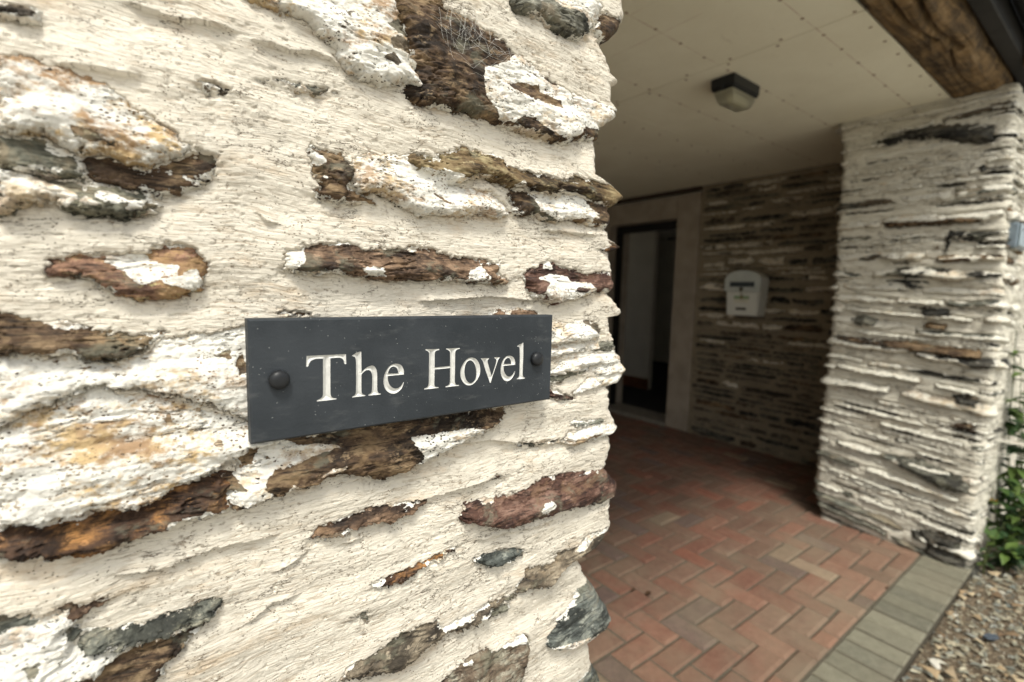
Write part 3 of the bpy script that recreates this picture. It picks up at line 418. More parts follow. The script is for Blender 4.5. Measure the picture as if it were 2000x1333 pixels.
me = bpy.data.meshes.new('far_pavers'); restb.to_mesh(me); restb.free()
for q in BM: me.materials.append(q)
tag(link('far_pavers', me, None, floor), kind='stuff')
x = 1.855-8*.1025
while x < 3.36:
    wd = .1025*rb.uniform(.98, 1.02); bm = bmesh.new()
    brick_bm(bm, x+.0035, x+wd-.0035, .430, .624, rb.uniform(-.003, .003), (rb.gauss(0, .008), rb.gauss(0, .006)), .007); bm_obj('border_paver', bm, GM[rb.random() < .4], floor); x += wd

# ================================================================== near wall with the sign
LC, RC, X0 = .455, .018, .462
sz = np.array([a for a, b in SIL])/1e4; sx = np.array([b for a, b in SIL])/1e4
NP = Path([(-3, .43), (LC+RC, .43), (LC+RC, 4.4)], {1: RC})
ARC = RC*math.pi/2
def near_F(u, z, h):
    x, y, nx, ny = NP.at(u+3)
    t = np.clip((u-(LC-.07))/.07, 0, 1); wu = t*t*(3-2*t)*(1-sstep(LC+ARC+.01, LC+ARC+.16, u))
    s = np.interp(z, sz, sx)+.0022*fbm(z*170, u*9, 3, 77); inz = sstep(-.75, -.60, z)*(1-sstep(.40, .55, z))
    return np.stack([x+wu*s*inz+h*nx, y+h*ny, z+0*u], -1)
def near_H(u, z):
    wz = z+.006*perlin(u*9, z*12, 3)+.05*u*perlin(u*3, z*4, 8)
    h = .0042*fbm(u*7, z*19, 2, 11)+.0006*fbm(u*50, z*100, 3, 21)
    zone = sstep(-.35, .35, fbm(u*8, z*11, 2, 31))
    rid = fbm(u*40+2*perlin(u*12, z*20, 4), wz*420, 3, 41, .55)
    h = h+.00034*rid*(.3+.9*zone)+.00030*fbm(u*240, z*420, 3, 51, .6)
    # crumbs and bristle pits
    pit = sstep(.52, .8, fbm(u*120, z*190, 3, 61)); h = h-.0011*pit
    for L in LEDGES:
        L = np.array(L)/1e4; zl = np.interp(u, L[:, 0], L[:, 1])+.0012*fbm(u*110, u*0, 3, 71); dz = z-zl
        f = sstep(L[0, 0]-.004, L[0, 0]+.012, u)*(1-sstep(L[-1, 0]-.012, L[-1, 0]+.004, u))
        h = h+f*np.where(dz > 0, .0042*np.exp(-np.maximum(dz, 0)/.014), -.0022*np.exp(np.minimum(dz, 0)/.007))
    return h*(1-.7*sstep(LC-.02, LC+.01, u)*(1-sstep(LC+ARC+.02, LC+ARC+.1, u)))
near = thing('stone_wall', 'whitewashed rough slate wall end carrying the dark name plate', 'wall', (.1, .45, GZ))
def near_pd(paint, bare):
    def f(u, z, k):
        if paint == 'all': p = np.full(u.shape, 3.2)
        elif not paint: p = -4.6+2.6*fbm(u*36, z*80, 3, 1200+k)
        else:
            p = np.full(u.shape, -1.)
            for q in paint: p = np.maximum(p, sdf(u, z, np.array(q)/1e4))
            p = np.clip(p*1000, -4.5, 4.)
        for q in bare: p = np.minimum(p, np.clip(-sdf(u, z, np.array(q)/1e4)*1000, -4.5, 9))
        return p
    return f
nst = []
rt_ = random.Random(4)
for pal, prot, out, paint, stain, bare, stra in NEAR:
    if min(a for a, b_ in out) < -890:          # stones that run on past the picture's edge end in a taper there
        zc = sum(b_ for a, b_ in out if a < -870)/max(1, sum(a < -870 for a, b_ in out)); k_ = rt_.uniform(250, 900)
        out = [(a-k_*rt_.uniform(.7, 1.1), b_*.45+zc*.55) if a < -890 else (a, b_) for a, b_ in out]
    nst.append(dict(smear=1., out=np.array(out)/1e4, prot=prot/1000, pd=near_pd(paint, bare), pal=pal, stain=stain, strata=stra,
                    fade=lambda u: 1-.72*sstep(LC-.05, LC+.005, u)))
# more stones in the parts of the wall outside the picture
rs = random.Random(5)
def lens(u0, u1, z0, z1, r, n=5):
    L = u1-u0; hz = z1-z0; P = []
    for i in range(n+1): P.append((u0+L*i/n, z0+hz*r.uniform(0, .3)*(1 if 0 < i < n else 1.6)))
    for i in range(n, -1, -1): P.append((u0+L*i/n+r.uniform(-.01, .01)*L, z1-hz*r.uniform(0, .3)*(1 if 0 < i < n else 1.6)))
    return P
PALS = ['brown', 'greybrown', 'grey', 'rust', 'green', 'bluegrey', 'brown2']
for zc in list(np.arange(-1.28, -.62, .085))+list(np.arange(.42, 1.0, .085)):
    u = -1.4+rs.uniform(0, .2)
    while u < .42:
        l = rs.uniform(.12, .34); bare = rs.random() < .5
        if u+l < .445: nst.append(dict(out=lens(u, u+l, zc, zc+rs.uniform(.03, .06), rs), prot=.008, pal=rs.choice(PALS), stain=.3, edge=.02, warp=.008, pd=(lambda u_, z_, k: np.full(u_.shape, -5.)) if bare else (lambda u_, z_, k: np.full(u_.shape, 2.5))))
        u += l+rs.uniform(.04, .2)
for zc in np.arange(-.58, .36, .09):
    u = -1.4+rs.uniform(0, .2)
    while u < -.30:
        l = rs.uniform(.12, .3)
        if u+l < -.17: nst.append(dict(out=lens(u, u+l, zc, zc+rs.uniform(.03, .06), rs), prot=.008, pal=rs.choice(PALS), stain=.3, edge=.02, warp=.008, pd=lambda u_, z_, k: np.full(u_.shape, -2.+5*(k % 2))))
        u += l+rs.uniform(.04, .2)
NU = axis(-1.6, LC+ARC+2.9, -.105, LC+ARC+.012, lambda t: .00068+.00055*t, .06, 1.18)
NZ = axis(-1.36, 1.30, -.585, .375, lambda t: .00088, .04, 1.18)
m_mortar = mortar_mat('limewash_mortar', CREAM)
build_sheet(NU, NZ, near_F, near_H, nst, near, lambda s: stone_mat(s['pal'], max(.32, s['stain'])), m_mortar, 1., 100)
box('wall_core', -1.6, LC+RC-.03, .46, 3.3, GZ-.02, 1.28, m_soil, near)

# cobweb caught on the big brown stone near the top
bm = bmesh.new(); rc = random.Random(9); WP = [Vector(near_F(np.array([a/1e4]), np.array([b_/1e4]), np.array([.0165]))[0]) for a, b_ in WEB]
for i in range(30):
    p, q = rc.sample(WP, 2); p = p+Vector((rc.gauss(0, .006), -abs(rc.gauss(0, .002)), rc.gauss(0, .006))); q = q+Vector((rc.gauss(0, .006), -abs(rc.gauss(0, .002)), rc.gauss(0, .006)))
    tube(bm, [p.lerp(q, k/6)+Vector((0, 0, -.003*math.sin(math.pi*k/6)*rc.uniform(0, 5))) for k in range(7)], .00007, None, 3)
m_web = plain('cobweb_silk', (.75, .74, .70), .6); tag(bm_obj('cobweb', bm, m_web), 'dusty cobweb strands over the big brown stone high on the wall', 'cobweb')
# ------------------------------------------------------------------ the slate name plate
SY, ST = .406, .0125; SX0, SX1, SZ0, SZ1 = .0612, .3656, -.1217, -.0254
b = NB('honed_slate'); n1 = b.noise(16, det=7, rough=.62); n2 = b.noise(1, b.map((30, 30, 90)), 6, .65)
c = b.mix(b.rng(n1, .3, .7), (.019, .0235, .0285), (.036, .0415, .048)); c = b.mix(b.math('MULTIPLY', b.rng(n2, .55, .75), .5), c, (.085, .088, .09))
sp = b.math('MULTIPLY', b.math('LESS_THAN', b.voro(260), .085), b.rng(b.noise(45), .50, .60)); c = b.mix(b.math('MULTIPLY', sp, .75), c, (.5, .5, .48))
scr = b.math('MULTIPLY', b.rng(b.noise(1, b.map((9, 9, 700), (0, .35, 0)), 2), .71, .74), b.rng(b.noise(12), .5, .6)); c = b.mix(b.math('MULTIPLY', scr, .25), c, (.2, .21, .22))
m_slate = b.done(c, b.bump(b.math('ADD', b.noise(500, det=3), n2), .0003), b.rng(n1, .3, .7, .5, .68)); b.b.inputs['Specular IOR Level'].default_value = .3
m_letter = plain('letter_paint', (.58, .575, .55), .55, .1, 160, .0002)
m_black = plain('black_plastic', (.018, .019, .021), .38, .2, 60)
sign = thing('house_sign', 'rectangular dark slate name plate carved "The Hovel" in white letters', 'sign', ((SX0+SX1)/2, SY+ST, SZ0))
def smooth_loop(P):
    P = [Vector(p) for p in P]; n = len(P); out = []
    def sharp(i): return (P[i]-P[i-1]).angle(P[(i+1) % n]-P[i], 0) > math.radians(42)
    S = [sharp(i) for i in range(n)]
    for i in range(n):
        a, b_ = P[i], P[(i+1) % n]; L = (b_-a).length
        m0 = (b_-a) if S[i] else (b_-P[i-1])*.5*min(1, 2*L/((b_-P[i-1]).length+1e-9)); m1 = (b_-a) if S[(i+1) % n] else (P[(i+2) % n]-a)*.5*min(1, 2*L/((P[(i+2) % n]-a).length+1e-9))
        k = max(1, int(L/.0006))
        for j in range(k):
            t = j/k; t2, t3 = t*t, t*t*t
            out.append(a*(2*t3-3*t2+1)+m0*(t3-2*t2+t)+b_*(-2*t3+3*t2)+m1*(t3-t2))
    return out
LOOPS = [(ch, [smooth_loop([(x_/1e5, z_/1e5) for x_, z_ in lp]) for lp in loops]) for ch, loops in LETTERS]
def inside(px, pz, loops):
    r = np.zeros(px.shape, bool)
    for lp in loops: r ^= sdf(px, pz, [(v.x, v.y) for v in lp]) > 0
    return r
def cdt(vs_, es):
    v, e, f, *_ = delaunay_2d_cdt([Vector(q) for q in vs_], es, [], 0, 1e-7); return np.array([(q.x, q.y) for q in v]), f
# plate: front face with the letters cut out, chamfered sides
CH = .0016; pv = []; pe_ = []
def addloop(lp):
    k = len(pv); pv.extend([(v[0], v[1]) for v in lp]); n = len(lp); pe_.extend([(k+i, k+(i+1) % n) for i in range(n)])
addloop([(SX0+CH, SZ0+CH), (SX1-CH, SZ0+CH), (SX1-CH, SZ1-CH), (SX0+CH, SZ1-CH)])
for ch, lps in LOOPS:
    for lp in lps: addloop(lp)
V2, F2 = cdt(pv, pe_); ctr = np.array([V2[list(f)].mean(0) for f in F2])
holes = np.zeros(len(ctr), bool)
for ch, lps in LOOPS: holes |= inside(ctr[:, 0], ctr[:, 1], lps)
bm = bmesh.new(); bv = [bm.verts.new((p[0], SY, p[1])) for p in V2]
for f, h in zip(F2, holes):
    if not h: bm.faces.new([bv[i] for i in f])
def rect(i, y): return [bm.verts.new(p) for p in ((SX0+i, y, SZ0+i), (SX1-i, y, SZ0+i), (SX1-i, y, SZ1-i), (SX0+i, y, SZ1-i))]
R0, R1, R2 = rect(CH, SY), rect(0, SY+CH), rect(0, SY+ST)
for A, B in ((R0, R1), (R1, R2)):
    for k in range(4): bm.faces.new((A[k], A[(k+1) % 4], B[(k+1) % 4], B[k]))
bm.faces.new(R2); bmesh.ops.remove_doubles(bm, verts=bm.verts, dist=1e-6)
bm_obj('plate', bm, m_slate, sign)
for ch, lps in LOOPS:           # each letter: a V-cut groove
    pv = []; pe_ = []
    for lp in lps: addloop(lp)
    A = np.array(pv); g = .00055
    gx, gz = np.meshgrid(np.arange(A[:, 0].min(), A[:, 0].max(), g), np.arange(A[:, 1].min(), A[:, 1].max(), g)); gx = gx.ravel(); gz = gz.ravel()
    dd = np.full(gx.shape, 9.); ins = inside(gx, gz, lps)
    for lp in lps: dd = np.minimum(dd, np.abs(sdf(gx, gz, [(v.x, v.y) for v in lp])))
    ok = ins & (dd > .00022); pv.extend([tuple(q) for q in np.stack([gx[ok], gz[ok]], 1)])
    V2, F2 = cdt(pv, pe_); F2 = [f for f in F2 if len(f) == 3]; F2 = np.array(F2); ctr = V2[F2].mean(1); F2 = F2[inside(ctr[:, 0], ctr[:, 1], lps)]
    dep = np.full(len(V2), 9.)
    for lp in lps: dep = np.minimum(dep, np.abs(sdf(V2[:, 0], V2[:, 1], [(v.x, v.y) for v in lp])))
    V3 = np.stack([V2[:, 0], SY+np.minimum(dep*.85, .0042), V2[:, 1]], 1)
    link('letter', mesh_np('letter', V3, F2[:, ::-1], False), m_letter, sign)
def bolt(x, z):
    bm = bmesh.new(); M = Matrix.Translation((x, SY, z)) @ Matrix.Rotation(math.pi/2, 4, 'X')
    lathe(bm, [(.0046, -.03), (.0046, .0), (.0074, .0), (.0077, .0034), (.0073, .0047), (.0061, .006), (.004, .007), (.002, .0074)], 28, M)
    return bm_obj('bolt', bm, m_black, sign, True)
bolt(.0815, -.0728); bolt(.3415, -.0735)

# ================================================================== far pier of the opening
PIL = Path([(4.3, 1.18), (3.28, 1.18), (3.28, .46), (7.0, .46)], {1: .035, 2: .03})
S1 = 1.02-.035*2+.035*math.pi/2-.0; S1a = .985; S2 = S1a+.035*math.pi/2+(.72-.065)   # arc ends
pez = np.array(PILLAR_EDGE)/1e3; pcz = np.array(PILLAR_CORNER)/1e3
def pil_F(u, z, h):
    x, y, nx, ny = PIL.at(u)
    we = sstep(S1a-.5, S1a, u)*(1-sstep(S1a+.06, S2-.05, u)); wc = sstep(S1a+.06, S2-.05, u)*(1-sstep(S2+.1, S2+1.2, u))
    y = y+we*(np.interp(z, pez[:, 0], pez[:, 1])-1.18)+wc*(np.interp(z, pcz[:, 0], pcz[:, 1])-.46)
    x = x-.035*sstep(-.5, -1.25, z)*sstep(S1a, S1a+.06, u)*(1-sstep(S2+.02, S2+.2, u))
    return np.stack([x+h*nx, y+h*ny, z+0*u], -1)
def pil_H(u, z): return .008*fbm(u*4, z*14, 2, 211)+.0055*fbm(u*7, (z+.1*u)*48, 3, 221)+.0010*fbm(u*50, z*120, 2, 231)
pillar = thing('stone_pillar', 'layered whitewashed slate pier at the far side of the porch opening', 'pillar', (3.6, .8, GZ))
pst = []; rp = random.Random(21)
def const_pd(v): return lambda u_, z_, k: np.full(u_.shape, v)
def noise_pd(b_, a_): return lambda u_, z_, k: b_+a_*fbm(u_*7, z_*30, 3, 400+k)
def tilt_pts(P):     # the beds dip gently outwards low down on the pier
    return [(u_, z_-(u_-1.3)*.13*(1-min(1, max(0, (z_+1.3)/1.9)))) for u_, z_ in P]
z = -1.36
while z < .985:
    hh = rp.choice((rp.uniform(.016, .032), rp.uniform(.028, .055), rp.uniform(.05, .095))); u = S1a-.12+rp.uniform(-.3, .05)
    while u < S2+.42:
        l = rp.uniform(.14, .55); t = rp.random(); z0 = z+rp.uniform(-.008, .008)
        if u+l > S1a-.1 and u+l < S2+.48:
            bare = t < .03 or z < -1.29; part = t < (.16 if u+l < S2+.1 else .7); P = tilt_pts(lens(u, u+l, z0, z0+hh*rp.uniform(.6, .95), rp, 7))
            P = [(a, min(b_, 1.0)) for a, b_ in P]
            pst.append(dict(out=P, prot=rp.choice((rp.uniform(.001, .010), rp.uniform(.008, .020), rp.uniform(.014, .030))), edge=rp.uniform(.004, .009), warp=.0042, strata=.8,
                pal=rp.choice(['dark', 'grey', 'brown', 'greygreen']) , stain=rp.choice([0., .1, .2]), pd=const_pd(-5.) if bare else noise_pd(.6, 5.) if part else const_pd(3.8)))
            if rp.random() < .28 and -1.25 < z < .9:      # dark stone sliver standing in for the shaded gap under the ledge
                a = u+rp.uniform(0, .4)*l; c_ = a+rp.uniform(.35, .7)*l
                pst.append(dict(out=tilt_pts(lens(a, c_, z0-rp.uniform(.010, .016), z0+.002, rp, 6)), prot=.002, edge=.004, warp=.003, strata=1., pal='dark', stain=0., pd=const_pd(-5.)))
        u += l+rp.uniform(.0, .06)
    z += hh+rp.uniform(.002, .012)
pst = pst[:280]
for pal, P in PILLAR_STONES:
    # on the pier's face u runs towards -y
    o = [(S1a+.035*math.pi/2+(1.18-.035-y_/1e3)*.94, z_/1e3) for y_, z_ in P]
    pst.append(dict(out=o, prot=.022, edge=.006, warp=.007, strata=1.5, pal=pal, stain=0., pd=const_pd(-5.)))
PU = axis(0.02, PIL.len-.05, S1a-.10, S2+.52, lambda t: .0075, .08, 1.2)
PZ = axis(-1.42, 1.02, -1.36, 1.01, lambda t: .0052, .05, 1.2)
GREYWASH = (.68, .65, .56)
m_pm = mortar_mat('pier_limewash', (.63, .595, .50), .22, (.16, .125, .08), .6, .8)
build_sheet(PU, PZ, pil_F, pil_H, pst, pillar, lambda s: stone_mat(s['pal'], s['stain'], GREYWASH, .22, .7), m_pm, 1.6, 3000, .03)
box('wall_core', 3.33, 4.28, .52, 1.10, GZ-.02, 1.0, m_soil, pillar)
box('wall_core', 3.33, 7.0, .50, .60, GZ-.02, 1.0, m_soil, pillar)

# ================================================================== back wall of the porch
BWX = 4.2; DY0, DY1, DZ1 = 2.90, 3.76, .745; FY0 = 2.655; FZ1 = .965
bw = thing('stone_wall', 'shaded brown stone wall with wide mortar joints beside the doorway', 'wall', (4.3, 1.9, GZ))
BP = Path([(BWX, FY0), (BWX, 1.0)], {})
def bw_F(u, z, h):
    x, y, nx, ny = BP.at(u); return np.stack([x+h*nx, y+h*ny, z+0*u], -1)
def bw_H(u, z): return .007*fbm(u*7, z*16, 3, 311)+.003*fbm(u*22, z*60, 3, 321)
bst = []; rw = random.Random(33); z = -1.32
while z < .98:
    hh = rw.choice((rw.uniform(.030, .055), rw.uniform(.045, .10))); u = rw.uniform(.012, .07)
    while u < 1.6:
        l = rw.uniform(.12, .48); z0 = z+rw.uniform(-.008, .008); t = rw.random()
        if u > .01 and u+l < 1.63: bst.append(dict(out=lens(u, u+l, z0, min(z0+hh*rw.uniform(.55, .9), 1.0), rw, 6), prot=rw.uniform(.006, .028), edge=.007, warp=.008, strata=1.,
            pal=rw.choice(['dark', 'dark', 'brown', 'dark', 'greybrown', 'greybrown']), stain=.2, pd=noise_pd(2.2, 5.) if t < (.34 if z > -.5 else .10) else const_pd(-5.)))
        u += l+rw.uniform(.006, .05)
    z += hh+rw.uniform(.0, .010)
m_bm = mortar_mat('bare_mortar', (.25, .208, .148), .22, (.11, .08, .05), .6, .7)
build_sheet(axis(.0, 1.62, .004, 1.6, lambda t: .0085, .02), axis(-1.4, 1.018, -1.36, 1.0, lambda t: .0062, .02), bw_F, bw_H, bst, bw, lambda s: stone_mat(s['pal'], s['stain'], (.72, .66, .55), .22, .7), m_bm, 1.6, 6000, .03)
box('wall_core', BWX+.03, BWX+.35, 1.0, FY0, GZ-.02, 1.0, m_soil, bw)
box('timber_plate', BWX-.022, BWX+.05, FY0+.001, 4.4, .985, 1.0155, plain('old_timber', (.06, .042, .028), .8, .3, 18, .01), bw)

# ------------------------------------------------------------------ doorway
m_plas = plain('taupe_render', (.30, .255, .205), .85, .14, 7, .003)
df = thing('door_surround', 'plain taupe rendered surround of the open dark doorway', 'door frame', (BWX, 3.3, GZ))
box('jamb', BWX-.018, BWX+.34, FY0, DY0, GZ, FZ1, m_plas, df, .006)
box('jamb', BWX-.018, BWX+.34, DY1, DY1+.25, GZ, FZ1, m_plas, df, .006)
box('lintel', BWX-.0165, BWX+.3385, DY0+.001, DY1-.001, DZ1, FZ1-.002, m_plas, df, .006)
m_dk = plain('black_frame', (.012, .011, .010), .5)
box('frame_head', BWX+.10, BWX+.17, DY0+.001, DY1-.001, DZ1-.075, DZ1-.002, m_dk, df)
box('frame_post', BWX+.10, BWX+.17, DY0+.001, DY0+.045, GZ+.05, DZ1-.077, m_dk, df)
box('frame_post', BWX+.10, BWX+.17, DY1-.045, DY1-.001, GZ+.05, DZ1-.077, m_dk, df)
box('threshold', BWX-.03, BWX+.30, DY0+.002, DY1-.002, GZ-.03, GZ+.035, plain('stone_step', (.20, .18, .15), .7, .2, 20), df, .006)
m_hw = plain('hall_paint', (.62, .59, .53), .8, .05, 4); m_carp = plain('dark_carpet', (.018, .015, .013), .98, .3, 300, .004); m_skirt = plain('brown_skirting', (.16, .062, .028), .5, .3, 14)
for nm, a in (('hall_floor', (BWX+.30, 8.2, 2.2, 6.2, GZ-.06, GZ+.012)), ('hall_ceiling', (BWX+.35, 8.2, 2.2, 6.2, 1.05, 1.10))):
    tag(box(nm, *a, m_carp if 'floor' in nm else m_hw), kind='structure')
hw = box('hall_wall', 5.55, 5.63, 4.16, 5.6, GZ+.012, 1.05, m_hw); tag(hw, kind='structure')
box('skirting', 5.53, 5.55, 4.16, 5.6, GZ+.012, GZ+.16, m_skirt, hw); box('architrave', 5.525, 5.55, 4.72, 4.80, GZ+.161, .80, plain('white_gloss', (.75, .74, .70), .35), hw)
hb = tag(box('hall_wall', 8.12, 8.2, 2.2, 6.2, GZ+.012, 1.05, m_hw), kind='structure')
hd = tag(box('hall_wall', BWX+.36, 8.12, 2.2, 2.28, GZ+.012, 1.05, m_hw), kind='structure')
# far side wall of the hall with an unseen opening added to let daylight in
hall_opening = tag(box('hall_wall', BWX+.36, 5.0, 6.1, 6.18, GZ+.012, 1.05, m_hw), kind='structure')
tag(box('hall_wall', 5.9, 8.12, 6.1, 6.18, GZ+.012, 1.05, m_hw), kind='structure')
tag(box('hall_wall', 5.0, 5.9, 6.1, 6.18, GZ+.012, -.3, m_hw), kind='structure')
sw = thing('light_switch', 'small white light switch on the hall wall inside the doorway', 'switch', (5.548, 4.62, -.08))
box('faceplate', 5.538, 5.5495, 4.585, 4.655, -.13, -.02, plain('switch_white', (.55, .53, .48), .4), sw, .003); box('rocker', 5.533, 5.538, 4.608, 4.632, -.095, -.055, m_hw, sw, .001)
# bead curtain strip catching light
bc = thing('bead_curtain', 'narrow strip of pale beads hanging just inside the doorway', 'curtain', (BWX+.42, 3.02, .6))
m_bead = plain('pale_bead', (.78, .76, .70), .4); box('rail', BWX+.41, BWX+.43, 2.97, 3.3, .60, .62, m_dk, bc)
for j in range(2):
    bm = bmesh.new()
    for i in range(40): bmesh.ops.create_icosphere(bm, subdivisions=1, radius=.012, matrix=Matrix.Translation((BWX+.42, 3.005+.03*j, .58-.024*i)))
    bm_obj('bead_string', bm, m_bead, bc, True)

# ================================================================== ceiling, beam, roof
CZ = 1.017
b = NB('ceiling_board'); n1 = b.noise(3, det=6, rough=.6); c = b.mix(b.rng(n1, .3, .7), (.76, .72, .575), (.82, .785, .64))
sx_ = b.n('ShaderNodeSeparateXYZ'); b.put(sx_.inputs[0], b.co); ln = 0.
for yy in (.88, 1.27, 1.64):
    g = b.math('LESS_THAN', b.math('ABSOLUTE', b.math('SUBTRACT', b.math('ADD', sx_.outputs[1], b.math('MULTIPLY', b.noise(1.5), .006)), yy+.003)), .0022); ln = b.math('MAXIMUM', ln, g)
for xx in (1.47, 1.66):
    g = b.math('LESS_THAN', b.math('ABSOLUTE', b.math('SUBTRACT', sx_.outputs[0], xx)), .0022); ln = b.math('MAXIMUM', ln, b.math('MULTIPLY', g, .7))
c = b.mix(b.math('MULTIPLY', ln, b.math('MULTIPLY', b.rng(b.noise(8), .35, .6), .55)), c, (.38, .22, .15))
st_ = b.rng(b.noise(1, b.map((5, 16, 5)), 8, .7), .62, .75); c = b.mix(b.math('MULTIPLY', st_, .35), c, (.36, .28, .18))
m_ceil = b.done(c, b.bump(b.noise(70, det=4), .002), .8)
ceil = thing('ceiling', None, None, (2.3, 2.4, CZ)); tag(ceil, kind='structure')
gx_ = [.44, .8795, 2.079, 3.2785, 4.30]; gy_ = [.722, 1.93, 3.13, 4.40]
for i in range(4):
    for j in range(3):
        if i == 3 and j == 0: continue
        x0, x1, y0, y1 = gx_[i]+.003, gx_[i+1]-.003, gy_[j]+.002, gy_[j+1]-.002
        box('ceiling_panel', x0, x1, y0, y1, CZ+rb.uniform(0, .0016), CZ+.012, m_ceil, ceil, .0014)
box('ceiling_panel', 3.2807, 4.30, 1.10, 1.928, CZ+.001, CZ+.012, m_ceil, ceil, .0014)
tag(box('batten', .44, 4.3, .722, 4.4, CZ+.0125, CZ+.03, m_soil, ceil), kind='stuff')
bm = bmesh.new()
def screw(x, y): lathe(bm, [(.0068, CZ+.002), (.0068, CZ-.0010), (.005, CZ-.0018)], 8, Matrix.Translation((x, y, 0)))
for yy in (.88, 1.27, 1.64, 2.02, 2.41):
    for i in range(21):
        x = .55+.178*i+rb.uniform(-.012, .012)
        if x < 3.24 or yy > 1.3: screw(x, yy+rb.uniform(-.004, .004))
for i in range(17):
    x = .62+.16*i
    if x < 3.22: screw(x, .748)
for yy in np.arange(1.0, 2.4, .21): screw(2.06, yy); screw(2.10, yy+.03); screw(.862, yy)
tag(bm_obj('screw_heads', bm, plain('rusty_screw', (.30, .22, .15), .7, .4, 200), ceil), kind='stuff')
b = NB('weathered_oak'); g1 = b.noise(1, b.map((3.5, 22, 22)), 9, .7, 1.2); g2 = b.noise(1, b.map((16, 7, 7)), 7, .66, .6)
c = b.ramp(b.math('ADD', b.math('MULTIPLY', g1, .6), b.math('MULTIPLY', g2, .4)), [(.38, (.032, .020, .011)), (.48, (.11, .072, .036)), (.56, (.20, .125, .055)), (.66, (.30, .22, .13))])
m_oak = b.done(c, b.bump(g1, .012), .8)
beam = thing('lintel_beam', 'old cracked oak beam spanning the porch opening', 'beam', (1.9, .63, CZ))
xs = np.linspace(-.4, 3.62, 620); prof = [(.525, 1.075), (.533, 1.036), (.560, 1.009), (.60, 1.003), (.68, 1.006), (.712, 1.012), (.727, 1.035), (.73, 1.30), (.525, 1.30)]
# finer profile
pr2 = []
for (a, b_), (c_, d2) in zip(prof, prof[1:]+prof[:1]):
    k = max(1, int(math.hypot(c_-a, d2-b_)/.005))
    for j in range(k): pr2.append((a+(c_-a)*j/k, b_+(d2-b_)*j/k))
pr2 = np.array(pr2); X, K = np.meshgrid(xs, np.arange(len(pr2)+1) % len(pr2), indexing='ij')
py_, pz_ = pr2[K, 0], pr2[K, 1]
cy_ = .63; wob = .009*fbm(X*5, py_*6+pz_*5, 4, 91)+.0035*fbm(X*3, (py_*1+pz_)*60, 3, 92)
ny_ = np.sign(py_-cy_)*(np.abs(py_-cy_) > .07); nz_ = -1.*(pz_ < 1.02)
def crack(pts, wd=.0075, dp=.05):
    P = np.array(pts); t = np.interp(X, P[:, 0], P[:, 1]); on = (X > P[0, 0]) & (X < P[-1, 0])
    return on*dp*np.exp(-((py_-t-.004*fbm(X*12, X*0, 2, 93))/wd)**2)*(pz_ < 1.03)
# checks in the beam's underside
cr = crack([(1.9, .60), (2.15, .588), (2.40, .60), (2.62, .585), (2.66, .575)])+crack([(2.0, .645), (2.2, .652), (2.38, .64), (2.52, .622)])+crack([(2.62, .60), (2.85, .628), (3.05, .63), (3.22, .612)], .004, .02)+crack([(.6, .62), (1.2, .60), (1.6, .64)])
Pb = np.stack([X, py_+wob*ny_, pz_+wob*(pz_ < 1.02)+cr], -1)
link('timber', grid_mesh('timber', Pb), m_oak, beam)
m_fas = plain('dark_fascia', (.011, .0095, .008), .6, .4, 20, .004); m_gut = plain('black_gutter', (.006, .0065, .007), .5, .2, 30)
box('fascia_board', -1.6, 7, .455, .512, 1.062, 1.42, m_fas, tag(thing('fascia', 'dark stained fascia board along the eaves over the beam', 'fascia', (2.5, .48, 1.06))), .004)
gt = thing('gutter', 'black half round gutter under the eaves at the upper right', 'gutter', (2.5, .38, 1.12))
bm = bmesh.new(); GA = []
for x in (-1.6, 7.):
    GA.append([bm.verts.new((x, .395+.056*math.cos(t), 1.17+.056*math.sin(t))) for t in np.linspace(math.pi, 2*math.pi, 13)]+[bm.verts.new((x, .395+.052*math.cos(t), 1.17+.052*math.sin(t))) for t in np.linspace(2*math.pi, math.pi, 13)])
n = len(GA[0])
for k in range(n): bm.faces.new((GA[0][k], GA[0][(k+1) % n], GA[1][(k+1) % n], GA[1][k]))
bm_obj('trough', bm, m_gut, gt)
for x in (1.2, 2.2, 3.2):
    box('bracket', x, x+.03, .335, .457, 1.108, 1.113, m_gut, gt)
rt = thing('rafter_foot', 'weathered rafter foot projecting under the gutter above the far pier', 'rafter', (3.2, .45, 1.0))
box('timber', 3.10, 3.30, .40, .454, 1.03, 1.16, m_oak, rt, .006)
roof = box('roof', -1.6, 9, .20, 6.4, 1.46, 1.60, plain('roof_slate', (.08, .085, .09), .7)); tag(roof, kind='structure')  # unseen slab, put in to stop daylight leaking into the porch
tag(box('upper_wall', -1.6, 8.3, .735, .80, CZ+.035, 1.455, m_soil), kind='structure')
tag(box('porch_wall', .40, BWX+.36, 4.42, 4.55, GZ-.02, 1.45, m_plas), kind='structure')
tag(box('upper_wall', BWX+.05, BWX+.36, .80, 6.1, 1.105, 1.455, m_plas), kind='structure')
tag(box('hall_wall', BWX+.06, BWX+.36, DY1+.252, 6.1, GZ-.02, 1.10, m_hw), kind='structure')
tag(box('hall_wall', BWX+.06, BWX+.36, FY0+.002, DY1+.25, FZ1+.002, 1.03, m_hw), kind='structure')

